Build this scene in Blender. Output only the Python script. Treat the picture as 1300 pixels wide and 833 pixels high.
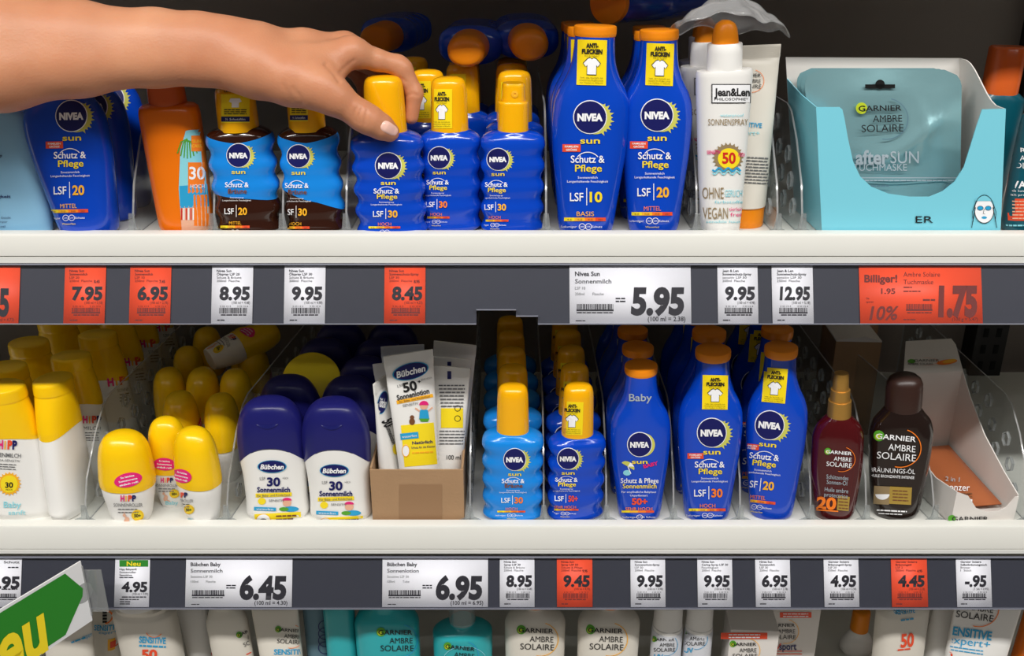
import bpy, math, random
import numpy as np
from mathutils import Matrix, Vector, Euler
from mathutils.geometry import tessellate_polygon

for o in list(bpy.data.objects):
    bpy.data.objects.remove(o)
random.seed(7)
rng = np.random.RandomState(7)
SC = bpy.context.scene
COL = SC.collection
R = math.radians

# ------------------------------------------------------------------ camera
ZC = 1.45                       # eye height
PITCH = R(22.0)
FP = 1225.0                     # focal length in pixels of a 1300 px wide frame
CT, ST = math.cos(PITCH), math.sin(PITCH)
cam_d = bpy.data.cameras.new('camera')
cam_d.sensor_fit = 'HORIZONTAL'
cam_d.sensor_width = 36.0
cam_d.lens = 36.0 * FP / 1300.0
cam_d.clip_start = 0.02
cam = bpy.data.objects.new('camera', cam_d)
COL.objects.link(cam)
cam.location = (0, 0, ZC)
cam.rotation_euler = (math.pi / 2 - PITCH, 0, 0)
SC.camera = cam

# ------------------------------------------------------------------ world, lamps, exposure
wd = bpy.data.worlds.new('store_light')
SC.world = wd
wd.use_nodes = True
wd.node_tree.nodes['Background'].inputs[0].default_value = (1.0, 0.985, 0.96, 1)
wd.node_tree.nodes['Background'].inputs[1].default_value = 0.06
SC.view_settings.view_transform = 'Standard'
SC.view_settings.look = 'None'
SC.view_settings.gamma = 1.0
SC.view_settings.use_curve_mapping = False
SC.view_settings.exposure = 0.0


def ceiling_lamp(x, y, z, sx, sy, watt, tint=(1, 0.98, 0.945)):
    d = bpy.data.lights.new('ceiling_lamp', 'AREA')
    d.shape = 'RECTANGLE'
    d.size, d.size_y = sx, sy
    d.energy = watt
    d.color = tint
    o = bpy.data.objects.new('ceiling_lamp', d)
    o.location = (x, y, z)
    COL.objects.link(o)
    return o


ceiling_lamp(0.0, -0.52, 2.85, 5.0, 0.16, 126)
ceiling_lamp(0.0, -1.7, 2.85, 5.0, 0.16, 12)
ceiling_lamp(-2.2, -1.0, 2.85, 0.16, 3.0, 7)
ceiling_lamp(2.2, -1.0, 2.85, 0.16, 3.0, 7)

# ------------------------------------------------------------------ geometry of the picture -> the place
UY, LYY, BY = 0.848, 0.855, 0.862          # front planes of the three shelves


def ray(px, py):
    u = (np.asarray(px, float) - 650.0) / FP
    v = (416.5 - np.asarray(py, float)) / FP
    return u, CT + v * ST, -ST + v * CT


def at(px, py, Y):
    u, ry, rz = ray(px, py)
    k = Y / ry
    return Vector((float(u * k), Y, float(rz * k) + ZC))


def onz(px, py, Z):
    u, ry, rz = ray(px, py)
    k = (Z - ZC) / rz
    return Vector((float(u * k), float(ry * k), Z))


def xat(px, Y, Z):
    return (px - 650.0) / FP * (Y * CT - (Z - ZC) * ST)


UTOP = at(0, 297, UY).z
LTOP = at(0, 668, LYY).z
ZU, ZL, ZB = UTOP - 0.007, LTOP - 0.006, ZC - 0.872    # standing surfaces
BACK = 1.275


def lin(c):
    c = c / 255.0
    return c / 12.92 if c <= 0.04045 else ((c + 0.055) / 1.055) ** 2.4


# ------------------------------------------------------------------ materials
MATS = {}


def pm(name, rgb, rough=0.4, metal=0.0, coat=0.0, sss=0.0, trans=0.0, alpha=1.0, bump=0.0, bscale=200.0, vary=0.0, spec=0.5, ior=1.45):
    m = bpy.data.materials.new(name)
    m.use_nodes = True
    nt = m.node_tree
    b = nt.nodes['Principled BSDF']
    c = (lin(rgb[0]), lin(rgb[1]), lin(rgb[2]), 1)
    b.inputs['Base Color'].default_value = c
    b.inputs['Roughness'].default_value = rough
    b.inputs['Metallic'].default_value = metal
    b.inputs['Specular IOR Level'].default_value = spec
    b.inputs['IOR'].default_value = ior
    b.inputs['Coat Weight'].default_value = coat
    b.inputs['Coat Roughness'].default_value = 0.08
    if sss:
        b.inputs['Subsurface Weight'].default_value = sss
        b.inputs['Subsurface Radius'].default_value = (0.008, 0.004, 0.002)
        b.inputs['Subsurface Scale'].default_value = 0.6
    b.inputs['Transmission Weight'].default_value = trans
    b.inputs['Alpha'].default_value = alpha
    if vary:
        tc = nt.nodes.new('ShaderNodeTexCoord')
        n = nt.nodes.new('ShaderNodeTexNoise')
        n.inputs['Scale'].default_value = bscale * 0.15
        n.inputs['Detail'].default_value = 4
        nt.links.new(tc.outputs['Object'], n.inputs['Vector'])
        mx = nt.nodes.new('ShaderNodeMix')
        mx.data_type = 'RGBA'
        mx.inputs['A'].default_value = tuple(v * (1 - vary) for v in c[:3]) + (1,)
        mx.inputs['B'].default_value = tuple(min(1, v * (1 + vary)) for v in c[:3]) + (1,)
        nt.links.new(n.outputs['Fac'], mx.inputs['Factor'])
        nt.links.new(mx.outputs['Result'], b.inputs['Base Color'])
    if bump:
        tc = nt.nodes.new('ShaderNodeTexCoord')
        n = nt.nodes.new('ShaderNodeTexNoise')
        n.inputs['Scale'].default_value = bscale
        n.inputs['Detail'].default_value = 5
        bp = nt.nodes.new('ShaderNodeBump')
        bp.inputs['Strength'].default_value = bump
        bp.inputs['Distance'].default_value = 0.002
        nt.links.new(tc.outputs['Object'], n.inputs['Vector'])
        nt.links.new(n.outputs['Fac'], bp.inputs['Height'])
        nt.links.new(bp.outputs['Normal'], b.inputs['Normal'])
    MATS[name] = m
    return m


def clear(name, tint, gloss, diff, rough=0.05):
    """see-through sheet plastic: transparent, with a fresnel gloss and a little milkiness"""
    m = bpy.data.materials.new(name)
    m.use_nodes = True
    nt = m.node_tree
    for n in list(nt.nodes):
        nt.nodes.remove(n)
    out = nt.nodes.new('ShaderNodeOutputMaterial')
    tr = nt.nodes.new('ShaderNodeBsdfTransparent')
    tr.inputs[0].default_value = tuple(lin(v) for v in tint) + (1,)
    gl = nt.nodes.new('ShaderNodeBsdfGlossy')
    gl.inputs['Roughness'].default_value = rough
    gl.inputs['Color'].default_value = (1, 1, 1, 1)
    df = nt.nodes.new('ShaderNodeBsdfDiffuse')
    df.inputs[0].default_value = (0.8, 0.8, 0.8, 1)
    fr = nt.nodes.new('ShaderNodeLayerWeight')
    fr.inputs['Blend'].default_value = 0.5
    pw = nt.nodes.new('ShaderNodeMath')
    pw.operation = 'POWER'
    pw.inputs[1].default_value = 4.0
    mul = nt.nodes.new('ShaderNodeMath')
    mul.operation = 'MULTIPLY_ADD'
    mul.inputs[1].default_value = gloss * 0.45
    mul.inputs[2].default_value = gloss * 0.035
    nt.links.new(fr.outputs['Facing'], pw.inputs[0])
    nt.links.new(pw.outputs[0], mul.inputs[0])
    a = nt.nodes.new('ShaderNodeMixShader')
    a.inputs[0].default_value = diff
    nt.links.new(tr.outputs[0], a.inputs[1])
    nt.links.new(df.outputs[0], a.inputs[2])
    b = nt.nodes.new('ShaderNodeMixShader')
    nt.links.new(mul.outputs[0], b.inputs[0])
    nt.links.new(a.outputs[0], b.inputs[1])
    nt.links.new(gl.outputs[0], b.inputs[2])
    nt.links.new(b.outputs[0], out.inputs[0])
    MATS[name] = m
    return m


pm('blue', (5, 68, 192), 0.2, coat=0.5)
pm('light_blue', (24, 136, 226), 0.22, coat=0.4)
pm('pale_blue', (150, 204, 238), 0.42)
pm('navy_print', (14, 18, 92), 0.45)
pm('navy_cap', (26, 26, 98), 0.33, coat=0.1)
pm('white_print', (246, 246, 248), 0.5)
pm('white_plastic', (238, 236, 232), 0.35, coat=0.1)
pm('cream_plastic', (224, 218, 206), 0.42)
pm('yellow_print', (250, 222, 32), 0.5)
pm('sun_print', (206, 204, 92), 0.5)
pm('amber_print', (250, 182, 38), 0.5)
pm('orange_print', (250, 128, 30), 0.5)
pm('red_print', (236, 78, 40), 0.5)
pm('deep_red', (206, 34, 28), 0.5)
pm('pink_print', (228, 34, 120), 0.5)
pm('black_print', (22, 20, 22), 0.55)
pm('grey_print', (104, 104, 106), 0.55)
pm('cyan_print', (40, 160, 210), 0.5)
pm('pale_cyan', (140, 214, 226), 0.5)
pm('green_print', (84, 160, 40), 0.5)
pm('lime_print', (190, 205, 40), 0.5)
pm('skin_print', (232, 178, 148), 0.5)
pm('brown_print', (120, 74, 44), 0.5)
pm('gold_print', (170, 140, 60), 0.4)
pm('tan_print', (150, 128, 92), 0.5)
pm('pale_print', (170, 182, 190), 0.5)
pm('slate_print', (92, 124, 138), 0.5)
pm('orange_cap', (240, 140, 14), 0.36, sss=0.15)
pm('yellow_cap', (250, 180, 8), 0.2, coat=0.35, sss=0.15)
pm('bright_yellow_cap', (250, 200, 10), 0.26, coat=0.2, sss=0.12)
pm('sticker_yellow', (250, 220, 20), 0.4)
pm('orange_plastic', (240, 118, 8), 0.26, coat=0.3)
pm('orange_clear_cap', (214, 98, 40), 0.24, coat=0.2, sss=0.2)
pm('brown_oil', (50, 22, 12), 0.12, coat=0.5)
pm('red_oil', (74, 12, 16), 0.1, coat=0.6)
pm('dark_brown', (32, 20, 16), 0.16, coat=0.5)
pm('brown_cap', (52, 32, 26), 0.34)
pm('gold_cap', (198, 150, 74), 0.3, metal=0.65)
pm('teal_plastic', (44, 170, 176), 0.3, coat=0.2)
pm('dark_teal', (8, 84, 100), 0.3, coat=0.2)
pm('box_turquoise', (126, 208, 226), 0.3, coat=0.35)
pm('pouch_teal', (150, 194, 200), 0.22, metal=0.45, coat=0.6, bump=0.8, bscale=14)
pm('card_white', (224, 218, 212), 0.6)
pm('kraft', (166, 132, 98), 0.8, bump=0.15, bscale=300, vary=0.08)
pm('kraft_tape', (152, 118, 86), 0.55)
pm('pouch_brown', (166, 94, 56), 0.4, bump=0.3, bscale=25)
pm('shelf_white', (222, 221, 214), 0.42, bump=0.04, bscale=60, vary=0.03)
pm('shelf_groove', (70, 66, 62), 0.6)
pm('rail_grey', (50, 52, 62), 0.5, spec=0.3, bump=0.06, bscale=90, vary=0.05)
pm('rail_lip', (120, 122, 134), 0.3)
pm('back_panel', (128, 118, 112), 0.7, bump=0.1, bscale=80, vary=0.08)
pm('upright_steel', (40, 38, 38), 0.5, metal=0.3)
pm('hole_black', (6, 6, 6), 0.9)
pm('floor_tile', (150, 145, 138), 0.4, bump=0.05, bscale=20, vary=0.05)
pm('tag_white', (246, 246, 250), 0.5)
pm('tag_red', (252, 84, 48), 0.5)
pm('tag_ink', (26, 24, 34), 0.6)
pm('tag_red_ink', (110, 30, 22), 0.6)
pm('sign_green', (36, 132, 32), 0.45)
pm('sign_white', (232, 232, 234), 0.4)
pm('cyan_cap', (88, 190, 210), 0.3)
pm('metal_white', (214, 216, 222), 0.3)
pm('nail', (244, 196, 178), 0.25, coat=0.3)
clear('clear', (238, 240, 240), 1.0, 0.035)
clear('clear_edge', (190, 194, 194), 1.2, 0.34, 0.12)
clear('clear_foot', (220, 224, 224), 1.2, 0.15, 0.1)
clear('clear_rail', (250, 250, 251), 0.05, 0.004, 0.2)
clear('clear_wrap', (238, 238, 238), 0.8, 0.2, 0.14)
clear('clear_cap', (220, 232, 232), 1.2, 0.2, 0.1)


def skin_material():
    m = pm('skin', (210, 152, 116), 0.42, sss=0.22, spec=0.4)
    nt = m.node_tree
    b = nt.nodes['Principled BSDF']
    tc = nt.nodes.new('ShaderNodeTexCoord')
    n = nt.nodes.new('ShaderNodeTexNoise')
    n.inputs['Scale'].default_value = 14
    n.inputs['Detail'].default_value = 6
    rp = nt.nodes.new('ShaderNodeValToRGB')
    rp.color_ramp.elements[0].position = 0.3
    rp.color_ramp.elements[0].color = (lin(190), lin(124), lin(90), 1)
    rp.color_ramp.elements[1].position = 0.72
    rp.color_ramp.elements[1].color = (lin(208), lin(148), lin(112), 1)
    n2 = nt.nodes.new('ShaderNodeTexVoronoi')
    n2.inputs['Scale'].default_value = 520
    n3 = nt.nodes.new('ShaderNodeTexNoise')
    n3.inputs['Scale'].default_value = 160
    n3.inputs['Detail'].default_value = 6
    ad = nt.nodes.new('ShaderNodeMath')
    ad.operation = 'ADD'
    bp = nt.nodes.new('ShaderNodeBump')
    bp.inputs['Strength'].default_value = 0.09
    bp.inputs['Distance'].default_value = 0.001
    for q in (n, n2, n3):
        nt.links.new(tc.outputs['Object'], q.inputs['Vector'])
    nt.links.new(n.outputs['Fac'], rp.inputs['Fac'])
    nt.links.new(rp.outputs['Color'], b.inputs['Base Color'])
    nt.links.new(n2.outputs['Distance'], ad.inputs[0])
    nt.links.new(n3.outputs['Fac'], ad.inputs[1])
    nt.links.new(ad.outputs[0], bp.inputs['Height'])
    nt.links.new(bp.outputs['Normal'], b.inputs['Normal'])


skin_material()


# ------------------------------------------------------------------ mesh building
class MB:
    def __init__(s):
        s.v, s.f, s.m, s.mats, s.n = [], [], [], [], 0

    def mi(s, mat):
        if mat not in s.mats:
            s.mats.append(mat)
        return s.mats.index(mat)

    def add(s, verts, faces, mat):
        k = s.mi(mat)
        b = s.n
        s.v.extend([tuple(map(float, p)) for p in verts])
        s.n += len(verts)
        for f in faces:
            s.f.append([b + i for i in f])
            s.m.append(k)

    def build(s, name, parent=None, sharp=38, M=None):
        me = bpy.data.meshes.new(name)
        me.from_pydata(s.v, [], s.f)
        for q in s.mats:
            me.materials.append(MATS[q])
        me.polygons.foreach_set('material_index', s.m)
        me.polygons.foreach_set('use_smooth', [True] * len(s.f))
        me.update()
        if sharp:
            me.set_sharp_from_angle(angle=R(sharp))
        o = bpy.data.objects.new(name, me)
        COL.objects.link(o)
        if parent is not None:
            o.parent = parent
        if M is not None:
            o.matrix_world = M
        return o

    # shapes ---------------------------------------------------------
    def box(s, x0, x1, y0, y1, z0, z1, mat):
        v = [(x, y, z) for x in (x0, x1) for y in (y0, y1) for z in (z0, z1)]
        s.add(v, [(0, 1, 3, 2), (4, 6, 7, 5), (0, 4, 5, 1), (2, 3, 7, 6), (0, 2, 6, 4), (1, 5, 7, 3)], mat)

    def prism(s, pts, axis, a, b, mat, side=None):
        """polygon pts extruded along an axis (0=x: pts are y,z; 1=y: pts are x,z; 2=z: pts are x,y)"""
        n = len(pts)

        def P(p, t):
            return (t, p[0], p[1]) if axis == 0 else ((p[0], t, p[1]) if axis == 1 else (p[0], p[1], t))
        v = [P(p, a) for p in pts] + [P(p, b) for p in pts]
        tri = tessellate_polygon([[Vector((p[0], p[1], 0)) for p in pts]])
        s.add(v, [tuple(t) for t in tri] + [tuple(n + i for i in reversed(t)) for t in tri], mat)
        s.add(v, [(i, (i + 1) % n, n + (i + 1) % n, n + i) for i in range(n)], side or mat)

    def rings(s, rings, mat, cap0=True, cap1=True, closed=True):
        n = len(rings[0])
        v = [p for r in rings for p in r]
        f = []
        for i in range(len(rings) - 1):
            for j in range(n if closed else n - 1):
                k = (j + 1) % n
                f.append((i * n + j, i * n + k, (i + 1) * n + k, (i + 1) * n + j))
        if cap0:
            f.append(tuple(range(n - 1, -1, -1)))
        if cap1:
            b = (len(rings) - 1) * n
            f.append(tuple(b + j for j in range(n)))
        s.add(v, f, mat)

    def loft(s, prof, mat, z0=None, z1=None, nz=24, N=36, zf=None, cap0=True, cap1=True, grow=0.0, cx=0.0, cy=0.0, lean=0.0):
        z0 = prof.z[0] if z0 is None else z0
        z1 = prof.z[-1] if z1 is None else z1
        zs = sorted(set(list(np.linspace(z0, z1, nz)) + [z for z in prof.kz if z0 < z < z1]))
        out = []
        for z in zs:
            r = []
            for j in range(N):
                th = 2 * math.pi * j / N
                c, q = math.cos(th), math.sin(th)
                a, b, n = prof.at(z)
                zz = z
                if zf:
                    zz = z + zf(z, c, q, a)
                    a, b, n = prof.at(zz)
                a += grow
                b += grow
                e = 2.0 / n
                r.append((cx + a * math.copysign(abs(c) ** e, c), cy + b * math.copysign(abs(q) ** e, q), zz))
            out.append(r)
        s.rings(out, mat, cap0, cap1)

    def cyl(s, cx, cy, r, z0, z1, mat, N=28, bev=0.0):
        if bev:
            k = [(z0, r, r, 2), (z1 - bev, r, r, 2), (z1 - bev * .3, r - bev * .3, r - bev * .3, 2), (z1, r - bev, r - bev, 2)]
        else:
            k = [(z0, r, r, 2), (z1, r, r, 2)]
        s.loft(Prof(k, straight=True), mat, nz=2, N=N, cx=cx, cy=cy)

    def tube(s, pts, rad, mat, N=8):
        pts = [Vector(p) for p in pts]
        rr = []
        for i, p in enumerate(pts):
            t = (pts[min(i + 1, len(pts) - 1)] - pts[max(i - 1, 0)]).normalized()
            u = t.orthogonal().normalized() if i == 0 else (u - t * u.dot(t)).normalized()
            w = t.cross(u)
            r = rad[i] if hasattr(rad, '__len__') else rad
            rr.append([tuple(p + u * (r * math.cos(2 * math.pi * j / N)) + w * (r * math.sin(2 * math.pi * j / N))) for j in range(N)])
        s.rings(rr, mat)


class Prof:
    """height -> half width, half depth, squareness"""

    def __init__(s, keys, straight=False):
        keys = sorted(keys, key=lambda k: k[0])
        K = np.array([(k[0], k[1], k[2], k[3] if len(k) > 3 else 2.0) for k in keys], float)
        s.kz = list(K[:, 0])
        z = np.unique(np.concatenate([np.linspace(K[0, 0], K[-1, 0], 400), K[:, 0]]))
        s.z = z
        s.t = []
        for c in (1, 2, 3):
            s.t.append(np.interp(z, K[:, 0], K[:, c]) if straight or len(K) < 3 else pchip(K[:, 0], K[:, c], z))

    def at(s, z):
        return tuple(float(np.interp(z, s.z, q)) for q in s.t)

    def surf(s, x, z):
        a, b, n = (np.interp(z, s.z, q) for q in s.t)
        q = np.clip(np.abs(x) / np.maximum(a, 1e-6), 0, 0.985)
        return -b * (1 - q ** n) ** (1 / n)


def pchip(x, y, q):
    h = np.diff(x)
    d = np.diff(y) / h
    m = np.zeros(len(x))
    for i in range(1, len(x) - 1):
        if d[i - 1] * d[i] > 0:
            w1, w2 = 2 * h[i] + h[i - 1], h[i] + 2 * h[i - 1]
            m[i] = (w1 + w2) / (w1 / d[i - 1] + w2 / d[i])
    m[0], m[-1] = d[0], d[-1]
    i = np.clip(np.searchsorted(x, q) - 1, 0, len(h) - 1)
    t = (q - x[i]) / h[i]
    return ((1 + 2 * t) * (1 - t) ** 2 * y[i] + t * (1 - t) ** 2 * h[i] * m[i]
            + t * t * (3 - 2 * t) * y[i + 1] + t * t * (t - 1) * h[i] * m[i + 1])


# ------------------------------------------------------------------ lettering
_TXT = {}


def txt2d(body, bold=0.0, shear=0.0, space=1.0):
    key = (body, bold, shear, space)
    if key in _TXT:
        return _TXT[key]
    c = bpy.data.curves.new('lettering', 'FONT')
    c.body = body
    c.size = 1.0
    c.offset = bold
    c.shear = shear
    c.space_character = space
    c.resolution_u = 2 if len(body) > 9 else 4
    o = bpy.data.objects.new('lettering', c)
    me = o.to_mesh()
    v = np.array([p.co[:2] for p in me.vertices]) if len(me.vertices) else np.zeros((0, 2))
    f = [tuple(p.vertices) for p in me.polygons]
    o.to_mesh_clear()
    bpy.data.objects.remove(o)
    bpy.data.curves.remove(c)
    if len(v):
        v[:, 0] -= v[:, 0].min()
        v[:, 1] /= 0.729
    _TXT[key] = (v, f)
    return v, f


class Dec:
    """prints placed on the front surface of a thing whose frame is M; measures are the photograph's pixels"""

    def __init__(s, mb, M, surf, eps=0.0004):
        s.mb, s.surf, s.eps = mb, surf, eps
        Mi = M.inverted()
        s.prof = getattr(surf, '__self__', None)
        s.o = np.array(Mi @ Vector((0, 0, ZC)))
        s.r = np.array(Mi.to_3x3())

    def loc(s, P):
        P = np.asarray(P, float)
        u, ry, rz = ray(P[:, 0], P[:, 1])
        d = np.stack([u, ry, rz], 1) @ s.r.T
        y = s.surf(np.zeros(len(P)), np.full(len(P), 0.05))
        for _ in range(5):
            k = (y - s.o[1]) / d[:, 1]
            x, z = s.o[0] + k * d[:, 0], s.o[2] + k * d[:, 2]
            y = s.surf(x, z)
        return x, y, z

    def put(s, P, F, mat, lay=0):
        if not len(F):
            return
        x, y, z = s.loc(P)
        if s.prof is not None:      # print never runs past the edge of what it is printed on
            a = np.interp(z, s.prof.z, s.prof.t[0])
            ok = (np.abs(x) < .975 * a) & (z > s.prof.z[0] + .0008) & (z < s.prof.z[-1] - .0008)
            F = [f for f in F if ok[list(f)].all()]
            if not F:
                return
        s.mb.add(np.stack([x, y - s.eps * (1 + 0.6 * lay), z], 1), F, mat)

    @staticmethod
    def rot(P, cx, cy, a):
        a = R(a)
        P = np.asarray(P, float)
        dx, dy = P[:, 0] - cx, P[:, 1] - cy
        return np.stack([cx + dx * math.cos(a) - dy * math.sin(a), cy + dx * math.sin(a) + dy * math.cos(a)], 1)

    def text(s, body, cx, cy, w, h, mat, rot=0, bold=0.0, shear=0.0, lay=2, align='c', pivot=None):
        v, f = txt2d(body, bold, shear)
        if not len(v):
            return
        nw = v[:, 0].max()
        if w is None:
            w = nw * h / 0.729
        x = v[:, 0] / nw * w
        x = x - w / 2 if align == 'c' else (x if align == 'l' else x - w)
        P = np.stack([cx + x, cy + h / 2 - v[:, 1] * h], 1)
        pv = pivot or (cx, cy)
        if rot:
            P = s.rot(P, pv[0], pv[1], rot)
        s.put(P, f, mat, lay)

    def disc(s, cx, cy, rx, ry, mat, lay=1, N=36, rot=0, a0=0, a1=360, rin=0.0, K=4):
        P, F = [], []
        full = abs(a1 - a0) >= 359.9
        for i in range(K + 1):
            q = rin + (1 - rin) * i / K
            for j in range(N + 1):
                t = R(a0 + (a1 - a0) * j / N)
                P.append((cx + rx * q * math.cos(t), cy - ry * q * math.sin(t)))
        for i in range(K):
            for j in range(N):
                b = i * (N + 1) + j
                F.append((b, b + 1, b + N + 2, b + N + 1))
        P = np.array(P)
        if rot:
            P = s.rot(P, cx, cy, rot)
        s.put(P, F, mat, lay)

    def ring(s, cx, cy, rx, ry, w, mat, lay=2, a0=0, a1=360, rot=0, N=36):
        s.disc(cx, cy, rx, ry, mat, lay, N=N, a0=a0, a1=a1, rin=max(0, 1 - w / rx), K=1, rot=rot)

    def rect(s, x0, y0, x1, y1, mat, lay=1, rot=0, nx=6, ny=6, pivot=None):
        P = [(x0 + (x1 - x0) * i / nx, y0 + (y1 - y0) * j / ny) for j in range(ny + 1) for i in range(nx + 1)]
        F = [(j * (nx + 1) + i, j * (nx + 1) + i + 1, (j + 1) * (nx + 1) + i + 1, (j + 1) * (nx + 1) + i) for j in range(ny) for i in range(nx)]
        if rot:
            pv = pivot or ((x0 + x1) / 2, (y0 + y1) / 2)
            P = s.rot(P, pv[0], pv[1], rot)
        s.put(P, F, mat, lay)

    def poly(s, pts, mat, lay=1):
        P = [tuple(p) for p in pts]
        T = [tuple(t) for t in tessellate_polygon([[Vector((p[0], p[1], 0)) for p in pts]])]
        span = max(max(p[0] for p in P) - min(p[0] for p in P), max(p[1] for p in P) - min(p[1] for p in P))
        for _ in range(3 if span > 18 else (2 if span > 8 else 0)):
            N = []
            for a, b, c in T:
                k = len(P)
                P += [((P[i][0] + P[j][0]) / 2, (P[i][1] + P[j][1]) / 2) for i, j in ((a, b), (b, c), (c, a))]
                N += [(a, k, k + 2), (k, b, k + 1), (k + 2, k + 1, c), (k, k + 1, k + 2)]
            T = N
        s.put(np.array(P, float), T, mat, lay)

    def line(s, pts, w, mat, lay=2):
        P, F = [], []
        n = len(pts)
        for i, p in enumerate(pts):
            a, b = pts[max(0, i - 1)], pts[min(n - 1, i + 1)]
            dx, dy = b[0] - a[0], b[1] - a[1]
            q = math.hypot(dx, dy) or 1
            P += [(p[0] - dy / q * w / 2, p[1] + dx / q * w / 2), (p[0] + dy / q * w / 2, p[1] - dx / q * w / 2)]
        for i in range(n - 1):
            F.append((2 * i, 2 * i + 1, 2 * i + 3, 2 * i + 2))
        s.put(np.array(P), F, mat, lay)

    def greek(s, cx, cy, w, h, mat, rot=0, lay=2, align='c', pivot=None):
        """a line of print too small to read: word-long strokes"""
        x0 = cx - w / 2 if align == 'c' else cx
        x, pv = x0, pivot or (cx, cy)
        while x < x0 + w - 1:
            e = min(x0 + w, x + random.uniform(3, 8) * max(1, h / 2))
            s.rect(x, cy - h / 2, e, cy + h / 2, mat, lay, rot, 2, 1, pv)
            x = e + max(0.8, h * 0.5)


# ------------------------------------------------------------------ things
def tag(o, label=None, cat=None, group=None, kind=None):
    if label:
        o['label'] = label
    if cat:
        o['category'] = cat
    if group:
        o['group'] = group
    if kind:
        o['kind'] = kind
    return o


def frame(loc, rot=(0, 0, 0)):
    return Matrix.Translation(loc) @ Euler(rot).to_matrix().to_4x4()


def thing(name, label, cat, loc, rot=(0, 0, 0), group=None):
    o = bpy.data.objects.new(name, None)
    o.empty_display_size = 0.02
    o.location = loc
    o.rotation_euler = rot
    COL.objects.link(o)
    tag(o, label, cat, group)
    o.matrix_world = frame(loc, rot)
    return o


def copy_tree(o, parent=None):
    c = o.copy()
    COL.objects.link(c)
    if parent is not None:
        c.parent = parent
    for ch in list(o.children):
        copy_tree(ch, c)
    return c


def repeat(src, loc, label, rot=None, group=None, scale=None):
    c = copy_tree(src)
    c.location = loc
    if rot is not None:
        c.rotation_euler = rot
    if scale is not None:
        c.scale = scale
    c['label'] = label
    if group:
        c['group'] = group
    return c


def stand(px, back, shelf, py_top=None, xl=None, xr=None, py_mid=None):
    """a standing place: world location, height and width read off the photograph"""
    Y, Z = {'U': (UY, ZU), 'L': (LYY, ZL), 'B': (BY, ZB)}[shelf]
    Y = Y + back
    loc = (xat(px, Y, Z), Y, Z)
    H = at(px, py_top, Y).z - Z if py_top is not None else None
    W = at(xr, py_mid, Y).x - at(xl, py_mid, Y).x if xl is not None else None
    return loc, H, W


def small_text(D, words, cx, cy, w, h, mat, **k):
    D.text(words, cx, cy, w, h, mat, **k)

# ------------------------------------------------------------------ the setting
mb = MB()
mb.box(-2.6, 2.6, -2.6, 1.5, -0.03, 0.0, 'floor_tile')
tag(mb.build('floor'), kind='structure')
mb = MB()
mb.box(-1.6, 1.6, BACK, BACK + 0.03, 0.0, 1.95, 'back_panel')
for zz in (0.72, 1.075, 1.42):
    mb.box(-1.6, 1.6, BACK - 0.0015, BACK, zz, zz + 0.003, 'hole_black')
tag(mb.build('wall_back'), kind='structure')

for xs in (0.668,):
    up = thing('shelf_upright', 'dark perforated steel upright against the back panel, %s' % ('above the teal bottles at the right edge' if xs > 0 else 'beyond the left end of the shelves'),
               'shelf upright', (xs, BACK - 0.02, 0.0))
    mb = MB()
    mb.box(-0.022, 0.022, -0.014, 0.02, 0.0, 1.95, 'upright_steel')
    for k in range(70):
        z = 0.06 + k * 0.025
        for q in (-0.009, 0.009):
            mb.prism([(q - 0.0035, z), (q + 0.0035, z), (q + 0.0035, z + 0.013), (q - 0.0035, z + 0.013)], 1, -0.0148, -0.0139, 'hole_black')
    mb.build('post', up)

TILT = R(-26.0)


def rail_frame(Y, ztop, drop):
    """frame of a price rail: origin at its top edge"""
    return frame((0, Y - 0.001, ztop - drop), (TILT, 0, 0))


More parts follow.
